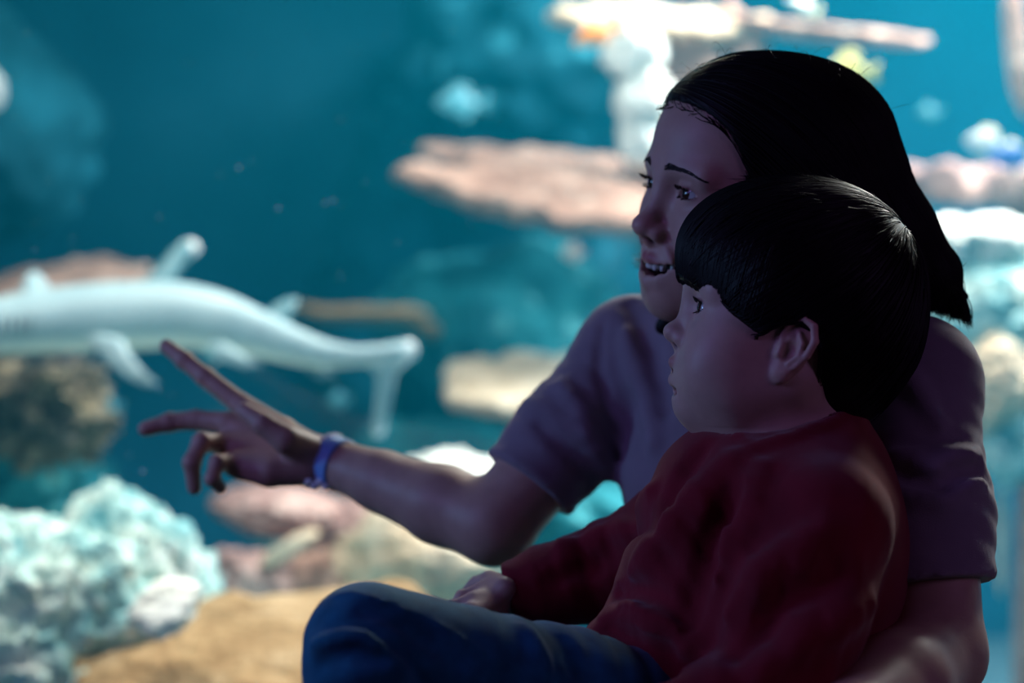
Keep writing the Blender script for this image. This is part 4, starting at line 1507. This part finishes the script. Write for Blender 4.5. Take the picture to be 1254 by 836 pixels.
# ---- her hair: shoulder-long, swept back behind the ear
H = WH
S = Sdf()
S.ell(H.w(-.012, 0, .034), np.array([.099, .083, .085]) * H.s, H.R, .01)
S.ell(H.w(.012, 0, .052), np.array([.081, .074, .064]) * H.s, H.R, .02)
S.chain([H.w(-.035, .03, .045), P(1014, 215, 1.73), P(1076, 288, 1.73), P(1132, 336, 1.73), P(1172, 366, 1.73)], [.068, .062, .048, .031, .008], .03)
S.chain([H.w(-.05, -.02, .02), P(1005, 290, 1.79), P(1035, 360, 1.82), P(1045, 400, 1.83)], [.068, .058, .042, .02], .03)
S.chain([H.w(-.03, .062, .00), H.w(-.045, .066, -.05), P(1060, 350, 1.70)], [.03, .03, .028], .03)
# far-side lock that hangs below the chin
S.chain([H.w(-.02, -.070, .02), H.w(.0, -.072, -.05), P(842, 372, 1.83), P(812, 400, 1.84)], [.022, .022, .018, .008], .012)
# keep the face free: cut along the hair line
S.ell(H.w(.088, 0, -.022), np.array([.052, .100, .096]) * H.s, H.R @ rotm('Y', -10), .008, '-')
HWS = S
v, q = S.mesh(.004)
hair_w = link_mesh('hair', np_mesh('hair', v, q), M['hair'], wo)
tip = P(1185, 392, 1.73)


def fieldW(p):
    l = H.loc(p)
    part = np.stack([-np.ones(len(p)) * .9, np.sign(l[:, 1] + .02) * .55, -.15 * np.ones(len(p))], 1) @ H.R.T
    t = tip - p
    dist = np.linalg.norm(t, axis=1, keepdims=True)
    t = t / np.maximum(dist, 1e-6)
    up = np.clip((l[:, 2:3] - .02) / .09, 0, 1) * np.clip((l[:, 0:1] + .05) / .1, 0, 1)
    fld = t * (1 - .6 * up) + part * .8 * up + np.array([0, 0, -.25])
    return fld


lo, hi = H.c + np.array([-.13, -.14, -.10]), H.c + np.array([.16, .12, .16])
front = on_surface(S, lo, hi, 2600, lambda p: (p[:, 1] < H.c[1] + .06) & (S.normal(p)[:, 1] < .55))
strands(S, front, fieldW, 22, .011, .0012, .0007, 'hair_strands', hair_w, M['hair'], (.5, 1.0), stop=tip)
# loose tips at the ends
st = P(1140, 335, 1.73) + RNG.normal(size=(900, 3)) * np.array([.008, .011, .007])
ends = []
for p in st:
    t = np.linspace(0, 1, 9)
    u_ = RNG.random()
    e = P(1128 + 64 * u_, 376 + 20 * u_ + RNG.normal() * 4, 1.73 + RNG.normal() * .012)
    c1 = p + (e - p) * .5 + np.array([.006, 0, .006])
    ends.append((1 - t)[:, None] ** 2 * p + 2 * ((1 - t) * t)[:, None] * c1 + (t ** 2)[:, None] * e)
V, F = tubes(np.array(ends), .0005)
tag(link_mesh('hair_strands', np_mesh('hair_strands', V, F), M['hair'], hair_w), kind='stuff')
# flyaways over the crown
fly = []
base = on_surface(S, H.c + np.array([-.10, -.08, .05]), H.c + np.array([.14, .08, .15]), 55, lambda p: S.normal(p)[:, 2] > .35)
for p in base:
    nrm = S.normal(p[None])[0]
    d = np.array([RNG.uniform(-.9, .9), RNG.normal() * .3, 0.1])
    t = np.linspace(0, 1, 8)
    l_ = RNG.uniform(.015, .04)
    fly.append(p + t[:, None] * d * l_ + (np.sin(t * math.pi * .8) * RNG.uniform(.004, .013))[:, None] * nrm)
V, F = tubes(np.array(fly), .00022)
tag(link_mesh('hair_strands', np_mesh('hair_strands', V, F), M['hair'], hair_w), kind='stuff')
# wisps at the far cheek
wis = []
for k in range(26):
    a = P(815 + RNG.normal() * 6, 300 + RNG.normal() * 8, 1.84)
    b = P(778 + RNG.normal() * 4, 318 + RNG.normal() * 5, 1.84)
    t = np.linspace(0, 1, 7)[:, None]
    wis.append(a * (1 - t) + b * t + np.sin(t * 3) * np.array([0, 0, -.006]))
V, F = tubes(np.array(wis), .0004)
tag(link_mesh('hair_strands', np_mesh('hair_strands', V, F), M['hair'], hair_w), kind='stuff')

# ---- his hair: short bowl cut with a fringe, whorl at the back of the crown
H2 = BH
S2 = Sdf()
S2.ell(H2.w(-.010, 0, .044), np.array([.108, .092, .094]) * H2.s, H2.R, .01)
S2.ell(H2.w(.030, 0, .058), np.array([.080, .075, .062]) * H2.s, H2.R, .02)
S2.ell(H2.w(-.054, 0, .000), np.array([.060, .074, .074]) * H2.s, H2.R, .03)
S2.chain([H2.w(-.056, 0, .0), H2.w(-.050, 0, -.040)], [.046, .036], .03)
for sg in (1, -1):
    S2.ell(H2.w(.030, .062 * sg, .012), np.array([.030, .018, .030]) * H2.s, H2.R, .012)
# face, ears and neck stay free
S2.cut(H2.w(.083, 0, .0125), H2.R @ np.array([.425, 0, -.905]), .083, .005)
S2.ell(H2.w(.050, 0, -.070), np.array([.075, .125, .055]) * H2.s, H2.R, .006, '-')
S2.ell(H2.w(.004, 0, -.036), np.array([.034, .140, .047]) * H2.s, H2.R @ rotm('Y', -10), .006, '-')
v, q = S2.mesh(.0036)
hair_b = link_mesh('hair', np_mesh('hair', v, q), M['hair'], bo)
whorl = S2.project(np.array([H2.w(-.078, .015, .098)]))[0]


def fieldB(p):
    d = p - whorl
    dist = np.linalg.norm(d, axis=1, keepdims=True)
    d = d / np.maximum(dist, 1e-6)
    sw = np.cross(S2.normal(p), d)
    l = H2.loc(p)
    f = np.stack([.5 * np.ones(len(p)), 0 * l[:, 0], -.55 * np.ones(len(p))], 1) @ H2.R.T
    return d + .45 * sw * np.exp(-dist / .05) + f * np.clip(dist / .12, 0, 1)


lo, hi = H2.c + np.array([-.12, -.11, -.08]), H2.c + np.array([.14, .11, .15])
roots = on_surface(S2, lo, hi, 3200, lambda p: (S2.normal(p)[:, 1] < .5) & (H2.loc(p)[:, 2] > -.01))
strands(S2, roots, fieldB, 9, .0062, .0012, .0006, 'hair_strands', hair_b, M['hair'], (.55, 1.1))
fr = on_surface(S2, H2.c + np.array([-.12, -.08, .0]), H2.c + np.array([.0, .08, .11]), 900, lambda p: (H2.loc(p)[:, 2] > .034) & (H2.loc(p)[:, 2] < .075) & (H2.loc(p)[:, 0] > .03))


def fieldF(p):
    l = H2.loc(p)
    f = np.stack([.10 * np.ones(len(p)), -.1 * l[:, 1] / .06, -1.0 * np.ones(len(p))], 1)
    return f @ H2.R.T


strands(S2, fr, fieldF, 8, .0062, .0012, .0006, 'hair_strands', hair_b, M['hair'], (.5, 1.0))
fly = []
for p in on_surface(S2, lo, hi, 160, lambda p: (S2.normal(p)[:, 2] > .3) & (H2.loc(p)[:, 0] < .06)):
    nrm = S2.normal(p[None])[0]
    d = fieldB(p[None])[0]
    d /= np.linalg.norm(d)
    t = np.linspace(0, 1, 6)
    l_ = RNG.uniform(.012, .03)
    fly.append(p + t[:, None] * d * l_ + (t * RNG.uniform(.001, .005))[:, None] * nrm)
V, F = tubes(np.array(fly), .0003)
tag(link_mesh('hair_strands', np_mesh('hair_strands', V, F), M['hair'], hair_b), kind='stuff')
